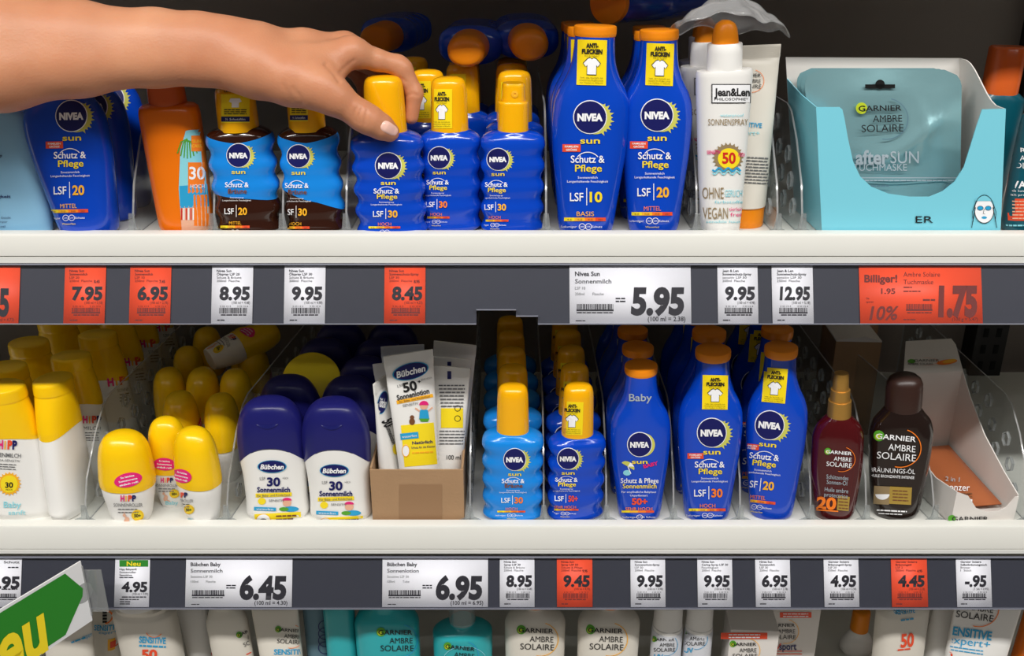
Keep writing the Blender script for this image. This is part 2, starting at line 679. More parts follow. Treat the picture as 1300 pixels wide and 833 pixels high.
def make_shelf(name, label, Y, ztop, recess, lip_px, rail_px, notch=None):
    root = thing(name, label, 'store shelf', (0, Y, ztop - recess))
    z = lambda py: at(0, py, Y).z - (ztop - recess)
    mb = MB()
    mb.box(-1.5, 1.5, 0.012, BACK - 0.022 - Y, -0.022, 0.0, 'shelf_white')
    mb.build('board', root)
    mb = MB()
    g0, g1, b1 = z(lip_px[1]), z(lip_px[2]), z(lip_px[3])
    mb.prism([(0.012, b1), (0.0, b1), (0.0, g1), (0.003, g1 + 0.0006), (0.003, g0 - 0.0004), (0.0, g0), (0.0, recess - 0.003), (0.0012, recess - 0.0008), (0.0035, recess), (0.012, recess)][::-1],
             0, -1.5, 1.5, 'shelf_white')
    mb.build('front_lip', root)
    # the price rail below the lip
    r0, r1 = z(rail_px[0]), z(rail_px[1])
    Dr = Dec(None, frame((0, Y, ztop - recess)) @ frame((0, -0.001, r0), (TILT, 0, 0)), lambda x, z: np.zeros_like(x))
    h = -float(Dr.loc([(650, rail_px[1])])[2][0])
    mb = MB()
    s, c = math.sin(TILT), math.cos(TILT)

    def pt(y, zz):              # rail frame -> shelf frame
        return (-0.001 + y * c - zz * s, r0 + y * s + zz * c)

    def bar(x0, x1, y0, y1, za, zb, mat):
        mb.prism([pt(y0, za), pt(y1, za), pt(y1, zb), pt(y0, zb)], 0, x0, x1, mat)
    cuts = [(-1.5, 1.5, h)]
    if notch:
        xa, xb, xc = [xat(p, Y, ztop - 0.08) for p in notch[:3]]
        h1 = h * (notch[3] - rail_px[0]) / (rail_px[1] - rail_px[0])
        h2 = h * (notch[4] - rail_px[0]) / (rail_px[1] - rail_px[0])
        cuts = [(-1.5, xa, h), (xa, xb, h1), (xb, xc, h2), (xc, 1.5, h)]
    for x0, x1, hh in cuts:
        bar(x0, x1, 0.0, 0.004, -hh, 0.0, 'rail_grey')
        bar(x0, x1, -0.0055, 0.0, -hh - 0.0004, -hh + 0.0005, 'rail_lip')
    bar(-1.5, 1.5, -0.0055, 0.0, -0.0008, 0.0006, 'rail_lip')
    o = mb.build('price_rail', root)
    mb = MB()
    for x0, x1, hh in cuts:
        bar(x0, x1, -0.0042, -0.0036, -hh + 0.0005, -0.0008, 'clear_rail')
    cov = mb.build('rail_cover', o)
    cov['label'] = 'clear plastic strip over the price tags'
    return frame((0, Y, ztop - recess)) @ frame((0, -0.001, r0), (TILT, 0, 0)), h


RAILU, HU = make_shelf('store_shelf', 'upper white metal shelf with grey price rail under the tall blue lotions', UY, UTOP, 0.007,
                       (297, 325, 327, 334), (336, 412), (606, 655, 682, 394, 402))
RAILL, HL = make_shelf('store_shelf', 'lower white metal shelf with grey price rail under the yellow capped bottles', LYY, LTOP, 0.006,
                       (668, 697, 698.5, 703), (706, 772))
# the shelf over the frame (it shades the top compartment) and the base shelf under it
for nm, lb, zz, yy in (('store_shelf', 'white metal shelf above the upper compartment, its dark underside over the lying bottles', ZC + 0.10, UY),
                       ('store_shelf', 'white base shelf under the bottom row of cream tubes and turquoise bottles', ZB, BY)):
    rt = thing(nm, lb, 'store shelf', (0, yy, zz))
    mb = MB()
    mb.box(-1.5, 1.5, 0.012, BACK - 0.022 - yy, -0.022, 0.0, 'shelf_white')
    mb.build('board', rt)
    mb = MB()
    mb.prism([(0.012, -0.03), (0, -0.03), (0, 0.004), (0.003, 0.006), (0.012, 0.006)][::-1], 0, -1.5, 1.5, 'shelf_white')
    mb.prism([(0.004, -0.095), (0, -0.095), (0.0, -0.034), (0.004, -0.034)][::-1], 0, -1.5, 1.5, 'rail_grey')
    mb.build('front_lip', rt)


# ------------------------------------------------------------------ clear dividers
def hex_ring(mb, x0, x1, cy, cz, r, mat, w=0.0015):
    P = []
    for q in (r, r - w):
        for x in (x0, x1):
            P += [(x, cy + q * math.cos(R(60 * k + 30)), cz + 1.15 * q * math.sin(R(60 * k + 30))) for k in range(6)]
    F = []
    for k in range(6):
        n = (k + 1) % 6
        F += [(k, n, 6 + n, 6 + k), (12 + k, 12 + n, 18 + n, 18 + k), (k, n, 12 + n, 12 + k), (6 + k, 6 + n, 18 + n, 18 + k)]
    mb.add(P, F, mat)


def divider(px, shelf, label, holes=False, back=0.0065, depth=0.375, rot=0.0):
    Y, Z = (UY, ZU) if shelf == 'U' else (LYY, ZL)
    Yb = Y + back + 0.01
    root = thing('shelf_divider', label, 'shelf divider', (xat(px, Yb, Z), Yb, Z + .0004), (0, 0, R(rot)), 'clear shelf dividers')
    prof = [(0.0, 0.0), (0.003, 0.022), (0.014, 0.045), (0.046, 0.082), (0.072, 0.103), (0.088, 0.108), (depth, 0.108), (depth, 0.0)]
    mb = MB()
    mb.prism(prof, 0, -0.0009, 0.0009, 'clear', 'clear_edge')
    if holes:
        for i in range(10):
            for j in range(4):
                y, z = 0.035 + i * 0.034 + (0.017 if j % 2 else 0), 0.018 + j * 0.022
                if y < 0.03 + max(0, z - 0.02) * 0.9 or y > depth - 0.02:
                    continue
                hex_ring(mb, -0.0014, 0.0014, y, z, 0.0078, 'clear_edge')
    mb.build('panel', root, sharp=30)
    mb = MB()
    mb.prism([(-0.0125, 0.0), (0.0125, 0.0), (0.0118, 0.004), (0.004, 0.0075), (0.0022, 0.022), (-0.0022, 0.022), (-0.004, 0.0075), (-0.0118, 0.004)], 1, -0.0032, -0.0018, 'clear_foot')
    mb.box(-0.0125, 0.0125, -0.0018, 0.001, 0.0, 0.0012, 'clear_foot')
    mb.build('foot', root, sharp=30)
    return root


for px, lb, ho in ((172, 'between the second blue lotion and the orange bottle', False), (274, 'just right of the orange bottle', False),
                   (361, 'between the two brown oil bottles with yellow caps', False), (441, 'left of the bottle held by the hand', False),
                   (693, 'left of the tall blue lotion marked 10', False), (883, 'left of the white spray under plastic wrap', True),
                   (985, 'in front of the cream tube', True), (1016, 'against the left side of the turquoise display box', True)):
    divider(px, 'U', 'clear plastic upper divider ' + lb, ho)
for px, lb, ho in ((111, 'between the yellow flat capped bottles and the yellow roll-ons', True), (290, 'between the yellow roll-ons and the navy capped bottles', True),
                   (597, 'right of the cardboard box of tubes', True), (690, 'between the light blue and the dark blue spray bottle', False),
                   (769, 'left of the blue bottle marked Baby', False), (854, 'right of the blue bottle marked Baby', False),
                   (938, 'between the two blue lotions with yellow stickers', False), (1027, 'left of the dark red oil spray', True),
                   (1097, 'between the dark red oil spray and the dark brown oil bottle', True), (1183, 'between the dark brown bottle and the white display box', False),
                   (1302, 'perforated, right of the white display box', True)):
    divider(px, 'L', 'clear plastic lower divider ' + lb, ho, rot={111: -4, 290: -6, 1183: 8}.get(px, 0), depth=.20 if px == 1183 else .372)


# ------------------------------------------------------------------ price tags
def price_tag(rail, H, x0, x1, ya, yb, label, red, draw, notch=0):
    Mr = rail
    # find the tag's frame: lower left corner of the tag on the rail face
    D0 = Dec(None, Mr, lambda x, z: np.zeros_like(x) - 0.0004, 0.0)
    X, _, Zs = D0.loc([(x0, yb), (x1, yb), (x0, ya), (x1, ya)])
    w, h = (X[1] - X[0] + X[3] - X[2]) / 2, (Zs[2] + Zs[3] - Zs[0] - Zs[1]) / 2
    base = Mr @ Matrix.Translation(((X[0] + X[1] + X[2] + X[3]) / 4, 0, (Zs[0] + Zs[1]) / 2))
    mb = MB()
    mb.box(-w / 2, w / 2, -0.0012, -0.0004, 0.0, h, 'tag_red' if red else 'tag_white')
    D = Dec(mb, base, lambda x, z: np.zeros_like(x) - 0.0012, 0.00012)
    cx = (x0 + x1) / 2
    draw(D, cx - (x1 - x0) / 2, ya, x1 - x0, yb - ya, 'tag_red_ink' if red else 'tag_ink')
    o = mb.build('price_tag', None, 0, base)
    tag(o, label, 'price tag', 'price tags in the upper rail' if rail is RAILU else 'price tags in the lower rail')
    return o


def barcode(D, x, y, w, h, ink, base=True):
    r = random.Random(int(x * 7 + y))
    q = x
    while q < x + w:
        e = min(x + w, q + r.choice((0.55, 0.7, 1.0, 1.4)))
        D.rect(q, y, e, y + h * (0.8 if base else 1), ink, 1, 0, 1, 1)
        q = e + r.choice((0.5, 0.6, 0.9))
    if base:
        D.rect(x - 0.5, y + h * 0.75, x + w + 0.5, y + h, ink, 1, 0, 1, 1)


def small_tag(price, lines, unit, old=None, base=True):
    def draw(D, x, y, w, h, ink):
        for k, t in enumerate(lines):
            D.text(t, x + w * 0.12, y + h * (0.085 + 0.058 * k), min(w * 0.8, len(t) * w * 0.04), h * 0.042, ink, bold=0.02 if k < 2 else 0, align='l')
        if old:
            D.text(old, x + w * 0.86, y + h * 0.27, w * 0.14, h * 0.05, ink, bold=0.04, align='r')
        D.text(price, x + w * 0.555, y + h * 0.47, w * (0.62 if price[0] == '-' else 0.74), h * 0.225, 'tag_ink', bold=0.045, shear=0.06)
        D.text('(' + unit + ')', x + w * 0.93, y + h * 0.635, w * 0.44, h * 0.048, ink, align='r')
        D.text('2 22 13 3', x + w * 0.2, y + h * 0.7, w * 0.26, h * 0.03, ink, align='l')
        D.text('2 22 12 4', x + w * 0.88, y + h * 0.7, w * 0.26, h * 0.03, ink, align='r')
        barcode(D, x + w * 0.18, y + h * 0.725, w * 0.68, h * 0.1, ink, base)
        D.greek(x + w * 0.53, y + h * 0.85, w * 0.62, h * 0.022, ink)
        D.greek(x + w * 0.13, y + h * 0.94, w * 0.18, h * 0.02, ink, align='l')
    return draw


def large_tag(price, l1, l2, l3, l4, unit):
    def draw(D, x, y, w, h, ink):
        D.text(l1, x + w * 0.045, y + h * 0.135, None, h * 0.078, ink, bold=0.025, align='l')
        D.text(l2, x + w * 0.045, y + h * 0.265, w * 0.3, h * 0.078, ink, align='l', bold=0.01)
        D.text(l3, x + w * 0.045, y + h * 0.385, None, h * 0.05, 'grey_print', align='l')
        D.text(l4[0], x + w * 0.045, y + h * 0.485, None, h * 0.05, 'grey_print', align='l')
        D.text(l4[1], x + w * 0.19, y + h * 0.485, None, h * 0.05, 'grey_print', align='l')
        for k in (0, 1):
            D.greek(x + w * 0.425, y + h * (0.565 + 0.05 * k), w * 0.09, h * 0.025, ink)
        barcode(D, x + w * 0.06, y + h * 0.66, w * 0.3, h * 0.125, ink)
        D.greek(x + w * 0.21, y + h * 0.81, w * 0.3, h * 0.02, ink)
        D.greek(x + w * 0.05, y + h * 0.95, w * 0.08, h * 0.016, ink, align='l')
        D.text(price, x + w * 0.725, y + h * 0.6, w * 0.44, h * 0.455, 'tag_ink', bold=0.05, shear=0.07)
        D.text('(' + unit + ')', x + w * 0.955, y + h * 0.915, w * 0.31, h * 0.085, ink, bold=0.012, align='r')
    return draw


def billiger(D, x, y, w, h, ink):
    D.text('Billiger!', x + w * 0.175, y + h * 0.215, w * 0.27, h * 0.13, ink, bold=0.03)
    D.text('1.95', x + w * 0.235, y + h * 0.435, w * 0.115, h * 0.095, ink, bold=0.02)
    D.text('Sie', x + w * 0.055, y + h * 0.56, None, h * 0.035, ink, align='l')
    D.text('sparen', x + w * 0.055, y + h * 0.62, None, h * 0.035, ink, align='l')
    D.text('10%', x + w * 0.2, y + h * 0.81, w * 0.24, h * 0.24, ink, bold=0.02, shear=0.2)
    D.text('Ambre Solaire', x + w * 0.36, y + h * 0.145, w * 0.3, h * 0.085, ink, align='l')
    D.text('Tuchmaske', x + w * 0.36, y + h * 0.275, w * 0.245, h * 0.085, ink, align='l')
    D.greek(x + w * 0.36, y + h * 0.37, w * 0.07, h * 0.02, ink, align='l')
    D.greek(x + w * 0.36, y + h * 0.44, w * 0.14, h * 0.02, ink, align='l')
    D.greek(x + w * 0.57, y + h * 0.59, w * 0.1, h * 0.03, ink)
    barcode(D, x + w * 0.385, y + h * 0.66, w * 0.21, h * 0.12, ink)
    D.greek(x + w * 0.49, y + h * 0.81, w * 0.2, h * 0.02, ink)
    D.greek(x + w * 0.36, y + h * 0.93, w * 0.1, h * 0.016, ink, align='l')
    D.text('1.75', x + w * 0.805, y + h * 0.6, w * 0.32, h * 0.5, ink, bold=0.06, shear=0.04)
    D.text('(100 g = 5.47)', x + w * 0.97, y + h * 0.92, w * 0.21, h * 0.06, ink, align='r')


def cut45(D, x, y, w, h, ink):
    D.text('9.45', x + w * 0.5, y + h * 0.62, w * 0.62, h * 0.46, 'tag_ink', bold=0.05, shear=0.05)
    D.text('(100 ml = 4.73)', x + w * 0.9, y + h * 0.93, w * 0.4, h * 0.06, ink, align='r')


def cut95(D, x, y, w, h, ink):
    D.text('Schutz', x + w * 0.97, y + h * 0.09, w * 0.3, h * 0.05, ink, bold=0.02, align='r')
    D.greek(x + w * 0.85, y + h * 0.2, w * 0.2, h * 0.025, ink)
    D.text('.95', x + w * 0.76, y + h * 0.5, w * 0.42, h * 0.24, 'tag_ink', bold=0.045, shear=0.06)
    D.greek(x + w * 0.78, y + h * 0.64, w * 0.3, h * 0.025, ink)
    barcode(D, x + w * 0.45, y + h * 0.73, w * 0.46, h * 0.09, ink)
    D.greek(x + w * 0.7, y + h * 0.85, w * 0.4, h * 0.02, ink)


def neu495(D, x, y, w, h, ink):
    D.rect(x + w * 0.13, y + h * 0.05, x + w * 0.96, y + h * 0.185, 'sign_green', 1, 0, 1, 1)
    D.text('Neu', x + w * 0.54, y + h * 0.12, w * 0.4, h * 0.095, 'yellow_print', bold=0.02, lay=2)
    for k, t in enumerate(('Hipp Babysanft', 'Sonnenroller', 'Sensitive')):
        D.text(t, x + w * 0.13, y + h * (0.235 + 0.06 * k), min(0.5, len(t) * .04) * w, h * 0.042, ink, align='l', bold=0.015)
    D.greek(x + w * 0.13, y + h * 0.405, w * 0.4, h * 0.02, ink, align='l')
    D.text('4.95', x + w * 0.56, y + h * 0.59, w * 0.74, h * 0.2, 'tag_ink', bold=0.045, shear=0.06)
    D.text('(100 ml = 9.90)', x + w * 0.96, y + h * 0.735, w * 0.46, h * 0.05, ink, align='r')
    D.greek(x + w * 0.55, y + h * 0.8, w * 0.7, h * 0.022, ink)
    for k in range(3):
        D.greek(x + w * 0.14, y + h * (0.85 + 0.045 * k), w * (0.3 if k else 0.55), h * 0.02, ink, align='l')


U_TAGS = [
    (-46, 25, 'red price tag cut by the left edge, digits 45 showing, upper rail', True, cut45),
    (82, 134, 'small red price tag reading 7.95 under the leftmost blue lotion', True, small_tag('7.95', ('Nivea Sun', 'Sonnenmilch', 'LSF 20', '250ml  Flasche'), '100 ml = 3.18', '8.45')),
    (165, 217, 'small red price tag reading 6.95 under the orange bottle', True, small_tag('6.95', ('Nivea Sun', 'Sonnenmilch', 'LSF 10', '250ml  Flasche'), '100 ml = 2.78', '7.45')),
    (269, 321, 'small white price tag reading 8.95 under the brown oil bottle marked 20', False, small_tag('8.95', ('Nivea Sun', 'Ölspray LSF 20', 'Schutz & Bräune', '200ml  Flasche'), '100 ml = 4.48', base=False)),
    (361, 413, 'small white price tag reading 9.95 under the brown oil bottle marked 30', False, small_tag('9.95', ('Nivea Sun', 'Ölspray LSF 30', 'Schutz & Bräune', '200ml  Flasche'), '100 ml = 4.98', base=False)),
    (488, 540, 'small red price tag reading 8.45 below the hand', True, small_tag('8.45', ('Nivea Sun', 'Sonnenschutz-Spray', 'LSF 30', '200ml  Flasche'), '100 ml = 4.23', '8.95')),
    (723, 877, 'large white price tag reading 5.95 under the tall blue lotions', False, large_tag('5.95', 'Nivea Sun', 'Sonnenmilch', 'LSF 10', ('250ml', 'Flasche'), '100 ml = 2.38')),
    (911, 962, 'small white price tag reading 9.95 below the white spray bottle', False, small_tag('9.95', ('Jean & Len', 'Sonnenschutz-Spray', 'sensitiv LSF 50', '200ml  Flasche'), '100 ml = 4.98')),
    (980, 1032, 'small white price tag reading 12.95 under the cream tube', False, small_tag('12.95', ('Jean & Len', 'Sonnenschutz-Spray', 'sensitiv LSF 30', '250ml  Flasche'), '100 ml = 5.18')),
    (1091, 1246, 'large red price tag reading Billiger and 1.75', True, billiger)]
for x0, x1, lb, red, dr in U_TAGS:
    price_tag(RAILU, HU, x0, x1, 337.6, 411, lb, red, dr)
L_TAGS = [
    (-40, 27, 'white price tag cut by the left edge beside the green sign', False, cut95),
    (146, 190, 'small white price tag reading 4.95 under a green strip with yellow Neu', False, neu495),
    (236, 371, 'large white price tag reading 6.45 under the navy capped bottles', False, large_tag('6.45', 'Bübchen Baby', 'Sonnenmilch', 'Sensitive LSF 30', ('150ml', 'Flasche'), '100 ml = 4.30')),
    (485.5, 619.5, 'large white price tag reading 6.95 under the cardboard box', False, large_tag('6.95', 'Bübchen Baby', 'Sonnenlotion', 'Sensitive LSF 50', ('100ml', 'Tube'), '100 ml = 6.95')),
    (634.5, 678.5, 'small white price tag reading 8.95 under the light blue spray', False, small_tag('8.95', ('Nivea Sun', 'Spray LSF 30', 'Schutz & Bräune', '200ml  Flasche'), '100 ml = 4.48', base=False)),
    (707, 752, 'small red price tag reading 9.45 under the dark blue spray marked 50', True, small_tag('9.45', ('Nivea Sun', 'Spray LSF 50', 'Schutz & Pflege', '200ml  Flasche'), '100 ml = 4.73', '9.95', base=False)),
    (800.5, 844.5, 'small white price tag reading 9.95 below the bottle marked Baby', False, small_tag('9.95', ('Nivea Sun', 'Sonnenschutz-Spray', 'LSF 50', '200ml  Flasche'), '100 ml = 4.98')),
    (885.5, 929.5, 'small white price tag reading 9.95 below the blue lotion marked 30', False, small_tag('9.95', ('Nivea Sun', 'Caring Spray LSF 30', 'Feuchtigkeit', '200ml  Flasche'), '100 ml = 4.98', base=False)),
    (959, 1003, 'small white price tag reading 6.95 under the leaning blue lotion marked 20', False, small_tag('6.95', ('Nivea Sun', 'Sonnenmilch', 'LSF 30', '250ml  Flasche'), '100 ml = 2.78')),
    (1046, 1090, 'small white price tag reading 4.95 below the dark red oil spray', False, small_tag('4.95', ('Garnier Solaire', 'Bräunungsöl-Spray', 'LSF 20', '150ml  Flasche'), '100 ml = 3.30')),
    (1131.5, 1177, 'small red price tag reading 4.45 under the dark brown oil bottle', True, small_tag('4.45', ('Garnier Solaire', 'Bräunungsöl', 'LSF 2', '200ml  Flasche'), '100 ml = 2.23', '4.95')),
    (1214, 1258, 'small white price tag reading -.95 under the white display box', False, small_tag('-.95', ('Garnier Solaire', 'Selbstbräunungstuch', 'Bronzer', '1  Stück'), '1 Stk = 0.95'))]
for x0, x1, lb, red, dr in L_TAGS:
    price_tag(RAILL, HL, x0, x1, 708, 770.6, lb, red, dr)


# ------------------------------------------------------------------ prints shared by the blue range
def nivea(D, ex, ey, r, s, sv, num, numcol, level, lvcol, kind='pflege', tagline=True, rot=0, plus=False):
    def o(dx, dy):
        a = R(rot)
        dx, dy = dx * s, dy * sv
        return ex + dx * math.cos(a) - dy * math.sin(a), ey + dx * math.sin(a) + dy * math.cos(a)

    def T(t, dx, dy, w, h, m, **k):
        x, y = o(dx, dy)
        D.text(t, x, y, w * s, h * (s + sv) / 2, m, rot=rot, **k)

    def Bx(dx0, dx1, dy0, dy1, m, lay=1):
        x, y = o((dx0 + dx1) / 2, (dy0 + dy1) / 2)
        w, h = (dx1 - dx0) * s / 2, (dy1 - dy0) * sv / 2
        D.rect(x - w, y - h, x + w, y + h, m, lay, rot, 4, 2)
    # sun behind the round emblem
    D.disc(ex + r * .30, ey + r * .08, r * .95, r * .94, 'sun_print', 0)
    for k in range(10):
        a = R(-62 + k * 13 - rot)
        w = R(6)
        c0, c1 = (ex + r * .30, ey + r * .08), r * (1.06 if k % 2 else 1.16)
        D.poly([(c0[0] + r * .9 * math.cos(a - w), c0[1] - r * .9 * math.sin(a - w)), (c0[0] + c1 * math.cos(a), c0[1] - c1 * math.sin(a)),
                (c0[0] + r * .9 * math.cos(a + w), c0[1] - r * .9 * math.sin(a + w))], 'sun_print', 0)
    D.disc(ex, ey, r, r, 'white_print', 1)
    D.disc(ex, ey, r * .945, r * .945, 'navy_print', 2)
    D.text('NIVEA', ex, ey, r * 1.5, r * .42, 'white_print', rot=rot, bold=0.06, lay=3)
    T('sun', 0, max(29.5, 1.27 * r / sv), 25, 8.0, 'yellow_print', bold=0.015)
    if tagline:
        Bx(-35, -12, 34.5, 44, 'red_print')
        T('FAMILIEN', -23.5, 37.3, 17, 2.6, 'white_print', bold=.02)
        T('GRÖSSE', -23.5, 41.4, 14, 2.6, 'white_print', bold=.02)
    cx, cy = o(-3, 60)
    D.ring(cx, cy, 17 * s, 16 * sv, 1.1 * s, 'white_print', a0=38 - rot, a1=142 - rot)
    T('Schutz &', -3, 53, 43, 9.5, 'white_print', bold=0.012)
    if kind == 'pflege':
        T('Pflege', -2, 64.5, 34, 9, 'yellow_print', bold=0.012)
    else:
        T('Bräune', -2, 64.5, 34, 9, 'brown_print', bold=0.02)
    T('Sonnenmilch' if tagline else 'Sonnenspray', -3, 76.5, 25, 3.0, 'white_print')
    T('Langanhaltende Feuchtigkeit', -3, 81.5, 52, 3.0, 'white_print')
    T('LSF', -17, 101, 17, 11, 'white_print', bold=0.01)
    Bx(-4.7, -3.7, 90, 112, 'white_print')
    T(num, 7.5 + (2 if plus else 0), 101, 16 + (2 if plus else 0), 13, numcol, bold=0.03)
    T(level, -6, 122.5, 22 if len(level) < 7 else 42, 6, lvcol)
    for k, m in enumerate(('yellow_print', 'amber_print', 'orange_print', 'red_print')):
        Bx(-33 + 13.25 * k, -33 + 13.25 * (k + 1), 127.5, 132, m)
        T(('4-6', '15-25', '30-50', '50+')[k], -33 + 13.25 * (k + .5), 129.8, 6, 2.2, 'brown_print', lay=3)
    T('Sofortiger', -27, 139, 20, 2.8, 'white_print')
    for q in (-10, -2):
        x, y = o(q, 139)
        D.ring(x, y, 4.2 * s, 4.2 * sv, 0.7 * s, 'white_print')
        T('UVA', q, 139, 4.8, 2, 'white_print')
    T('Schutz', 9, 139, 13, 2.8, 'white_print')
    T('Wasserfest', -6, 147, 18, 2.6, 'yellow_print')


def flecken(D, x0, y0, x1, y1, rot=0, top='ANTI-'):
    w, h, cx, cy = x1 - x0, y1 - y0, (x0 + x1) / 2, (y0 + y1) / 2
    q = lambda x, y: tuple(D.rot([(x0 + x * w, y0 + y * h)], cx, cy, rot)[0])
    D.rect(x0, y0, x1, y1, 'sticker_yellow', 0, rot, 8, 8)

    def T(t, x, y, ww, hh, **k):
        px, py = q(x, y)
        D.text(t, px, py, ww * w, hh * h, 'black_print', rot=rot, **k)
    T(top, .5, .12, .42, .1, bold=0.05)
    T('FLECKEN', .5, .25, .7, .1, bold=0.05)
    T('dank der Rezeptur*', .5, .345, .5, .035)
    sh = [(.36, .42), (.44, .40), (.5, .43), (.56, .40), (.64, .42), (.78, .52), (.7, .59), (.65, .55), (.65, .76), (.35, .76), (.35, .55), (.3, .59), (.22, .52)]
    D.poly([q(.5 + (x - .5) * 1.1, .58 + (y - .58) * 1.1) for x, y in sh], 'black_print', 1)
    D.poly([q(x, y) for x, y in sh], 'white_print', 2)
    T('*inkl. der Vorteile zur', .5, .83, .8, .03)
    T('leichteren Entfernung', .5, .885, .8, .03)
    T('von Flecken in Wäsche', .5, .94, .8, .03)


def garnier(D, cx, cy, w, ink='black_print', arc='orange_print', rot=0, ball='green_print'):
    """brand block: green ball, three words and a half ring; w = width of the words"""
    def T(t, dx, dy, ww, hh, **k):
        p = D.rot([(cx + dx * w, cy + dy * w)], cx, cy, rot)[0]
        D.text(t, p[0], p[1], ww * w, hh * w, ink, rot=rot, **k)
    p = D.rot([(cx - .4 * w, cy - .26 * w)], cx, cy, rot)[0]
    D.disc(p[0], p[1], .125 * w, .125 * w, ball, 1)
    D.disc(p[0] - .03 * w, p[1] + .02 * w, .06 * w, .07 * w, 'lime_print', 2)
    T('GARNIER', .0, -.26, .94, .125, lay=3, bold=.015)
    T('AMBRE', .16, -.03, .64, .16, bold=.0)
    T('SOLAIRE', .05, .18, .92, .17, bold=.0)
    p = D.rot([(cx + .12 * w, cy - .02 * w)], cx, cy, rot)[0]
    D.ring(p[0], p[1], .5 * w, .46 * w, .022 * w, arc, a0=-100 - rot, a1=75 - rot)


# ------------------------------------------------------------------ bottle shapes
def milk_prof(W, H):
    a = W / 2
    D = a * .58
    return Prof([(0.0, .66 * a, D * .8, 2.2), (.012 * H, .71 * a, D * .9, 2.3), (.146 * H, .80 * a, D, 2.35), (.285 * H, .885 * a, D, 2.35), (.42 * H, .965 * a, D, 2.35),
                 (.56 * H, a, D, 2.35), (.633 * H, .975 * a, D, 2.3), (.70 * H, .87 * a, D * .98, 2.2), (.77 * H, .67 * a, D * .95, 2.1), (.84 * H, .55 * a, D * .93, 2.05),
                 (.91 * H, .51 * a, D * .9, 2.0), (.955 * H, .50 * a, D * .9, 2.0)])


def make_milk(loc, W, H, label, group, paint, sticker, rot=(0, 0, 0), mat='blue'):
    root = thing('lotion_bottle', label, 'sunscreen bottle', loc, rot, group)
    M = frame(loc, rot)
    pr = milk_prof(W, H)
    mb = MB()
    mb.loft(pr, mat, nz=40, N=64)
    if paint:
        paint(Dec(mb, M, pr.surf))
    mb.build('bottle_body', root)
    mb = MB()
    a, b = .535 * W / 2, .535 * W / 2
    z0, z1 = .953 * H, H
    b = max(b * .92, .58 * W / 2 * .93)
    cp = Prof([(z0, a * .97, b * .97), (z0 + .002, a, b), (z1 - .0025, a, b), (z1 - .0006, a * .985, b * .985), (z1, a * .93, b * .93)], True)
    mb.loft(cp, 'orange_cap', nz=6, N=44)
    mb.build('flip_cap', root)
    if sticker:
        mb = MB()
        sticker(Dec(mb, M, pr.surf, .0007))
        mb.build('care_sticker', root)['label'] = 'yellow sticker with a white shirt'
    return root


def spray_prof(W, H, waves=4):
    """H is the body height up to the neck"""
    a = W / 2
    D = a * .60
    k = [(0.0, .84 * a, D * .85, 2.6), (.02 * H, .9 * a, D * .95, 2.7)]
    n = waves * 8
    for i in range(n + 1):
        t = i / n
        z = (.05 + .83 * t) * H
        k.append((z, a * (.945 + .055 * math.cos(2 * math.pi * waves * (t - 1) + .5)), D * (.985 + .015 * math.cos(2 * math.pi * waves * (t - 1) + .5)), 2.7))
    k += [(.925 * H, .95 * a, D * .97, 2.6), (.965 * H, .80 * a, D * .86, 2.4), (.99 * H, .60 * a, D * .8, 2.2), (H, .42 * a, .42 * a, 2.0)]
    return Prof(k)


def make_spray(loc, W, H, hb, label, group, paint, sticker, rot=(0, 0, 0), mat='blue', cap='cap', capmat='yellow_cap', capw=.57):
    """hb: height of the body below the cap"""
    root = thing('spray_bottle', label, 'sunscreen bottle', loc, rot, group)
    M = frame(loc, rot)
    pr = spray_prof(W, hb)
    mb = MB()
    mb.loft(pr, mat, nz=70, N=44)
    if paint:
        paint(Dec(mb, M, pr.surf))
    mb.build('bottle_body', root)
    a = capw * W / 2
    z0 = hb - .0015
    if cap == 'cap':
        h = H - z0
        cp = Prof([(z0 + h * t, a * q, a * q * .84, 2.1) for t, q in ((0, 1.0), (.5, .965), (.8, .93), (.9, .87), (.96, .74), (.99, .5), (1, .2))])
        mb = MB()
        mb.loft(cp, capmat, nz=30, N=40)
        mb.build('dust_cap', root)
        if sticker:
            mb = MB()
            sticker(Dec(mb, M, cp.surf, .0004))
            mb.build('care_sticker', root)['label'] = 'yellow sticker with a white shirt'
    else:                       # bare pump head: collar and stepped actuator with a nozzle
        h = H - z0
        cp = Prof([(z0, a, a, 2.3), (z0 + h * .6, a * .98, a * .98, 2.3), (z0 + h * .625, a * .94, a * .94, 2.3), (z0 + h * .63, a * .76, a * .8, 2.6), (z0 + h * .95, a * .72, a * .76, 2.8), (H, a * .66, a * .7, 2.8)], True)
        mb = MB()
        mb.loft(cp, capmat, nz=20, N=40)
        mb.build('pump_head', root)
        mb = MB()
        zc = z0 + h * .8
        mb.rings([[(r * math.cos(t), y, zc + r * math.sin(t)) for t in np.linspace(0, 2 * math.pi, 16, endpoint=False)] for r, y in ((.003, -a * .6), (.003, -a * .84), (.0012, -a * .85), (.001, -a * .8))], 'amber_print')
        mb.build('nozzle', root)
    return root


# ================================================================== upper shelf
blue_lotions, blue_sprays = 'blue sun lotion bottles with orange flip caps', 'blue sun spray bottles with yellow caps'

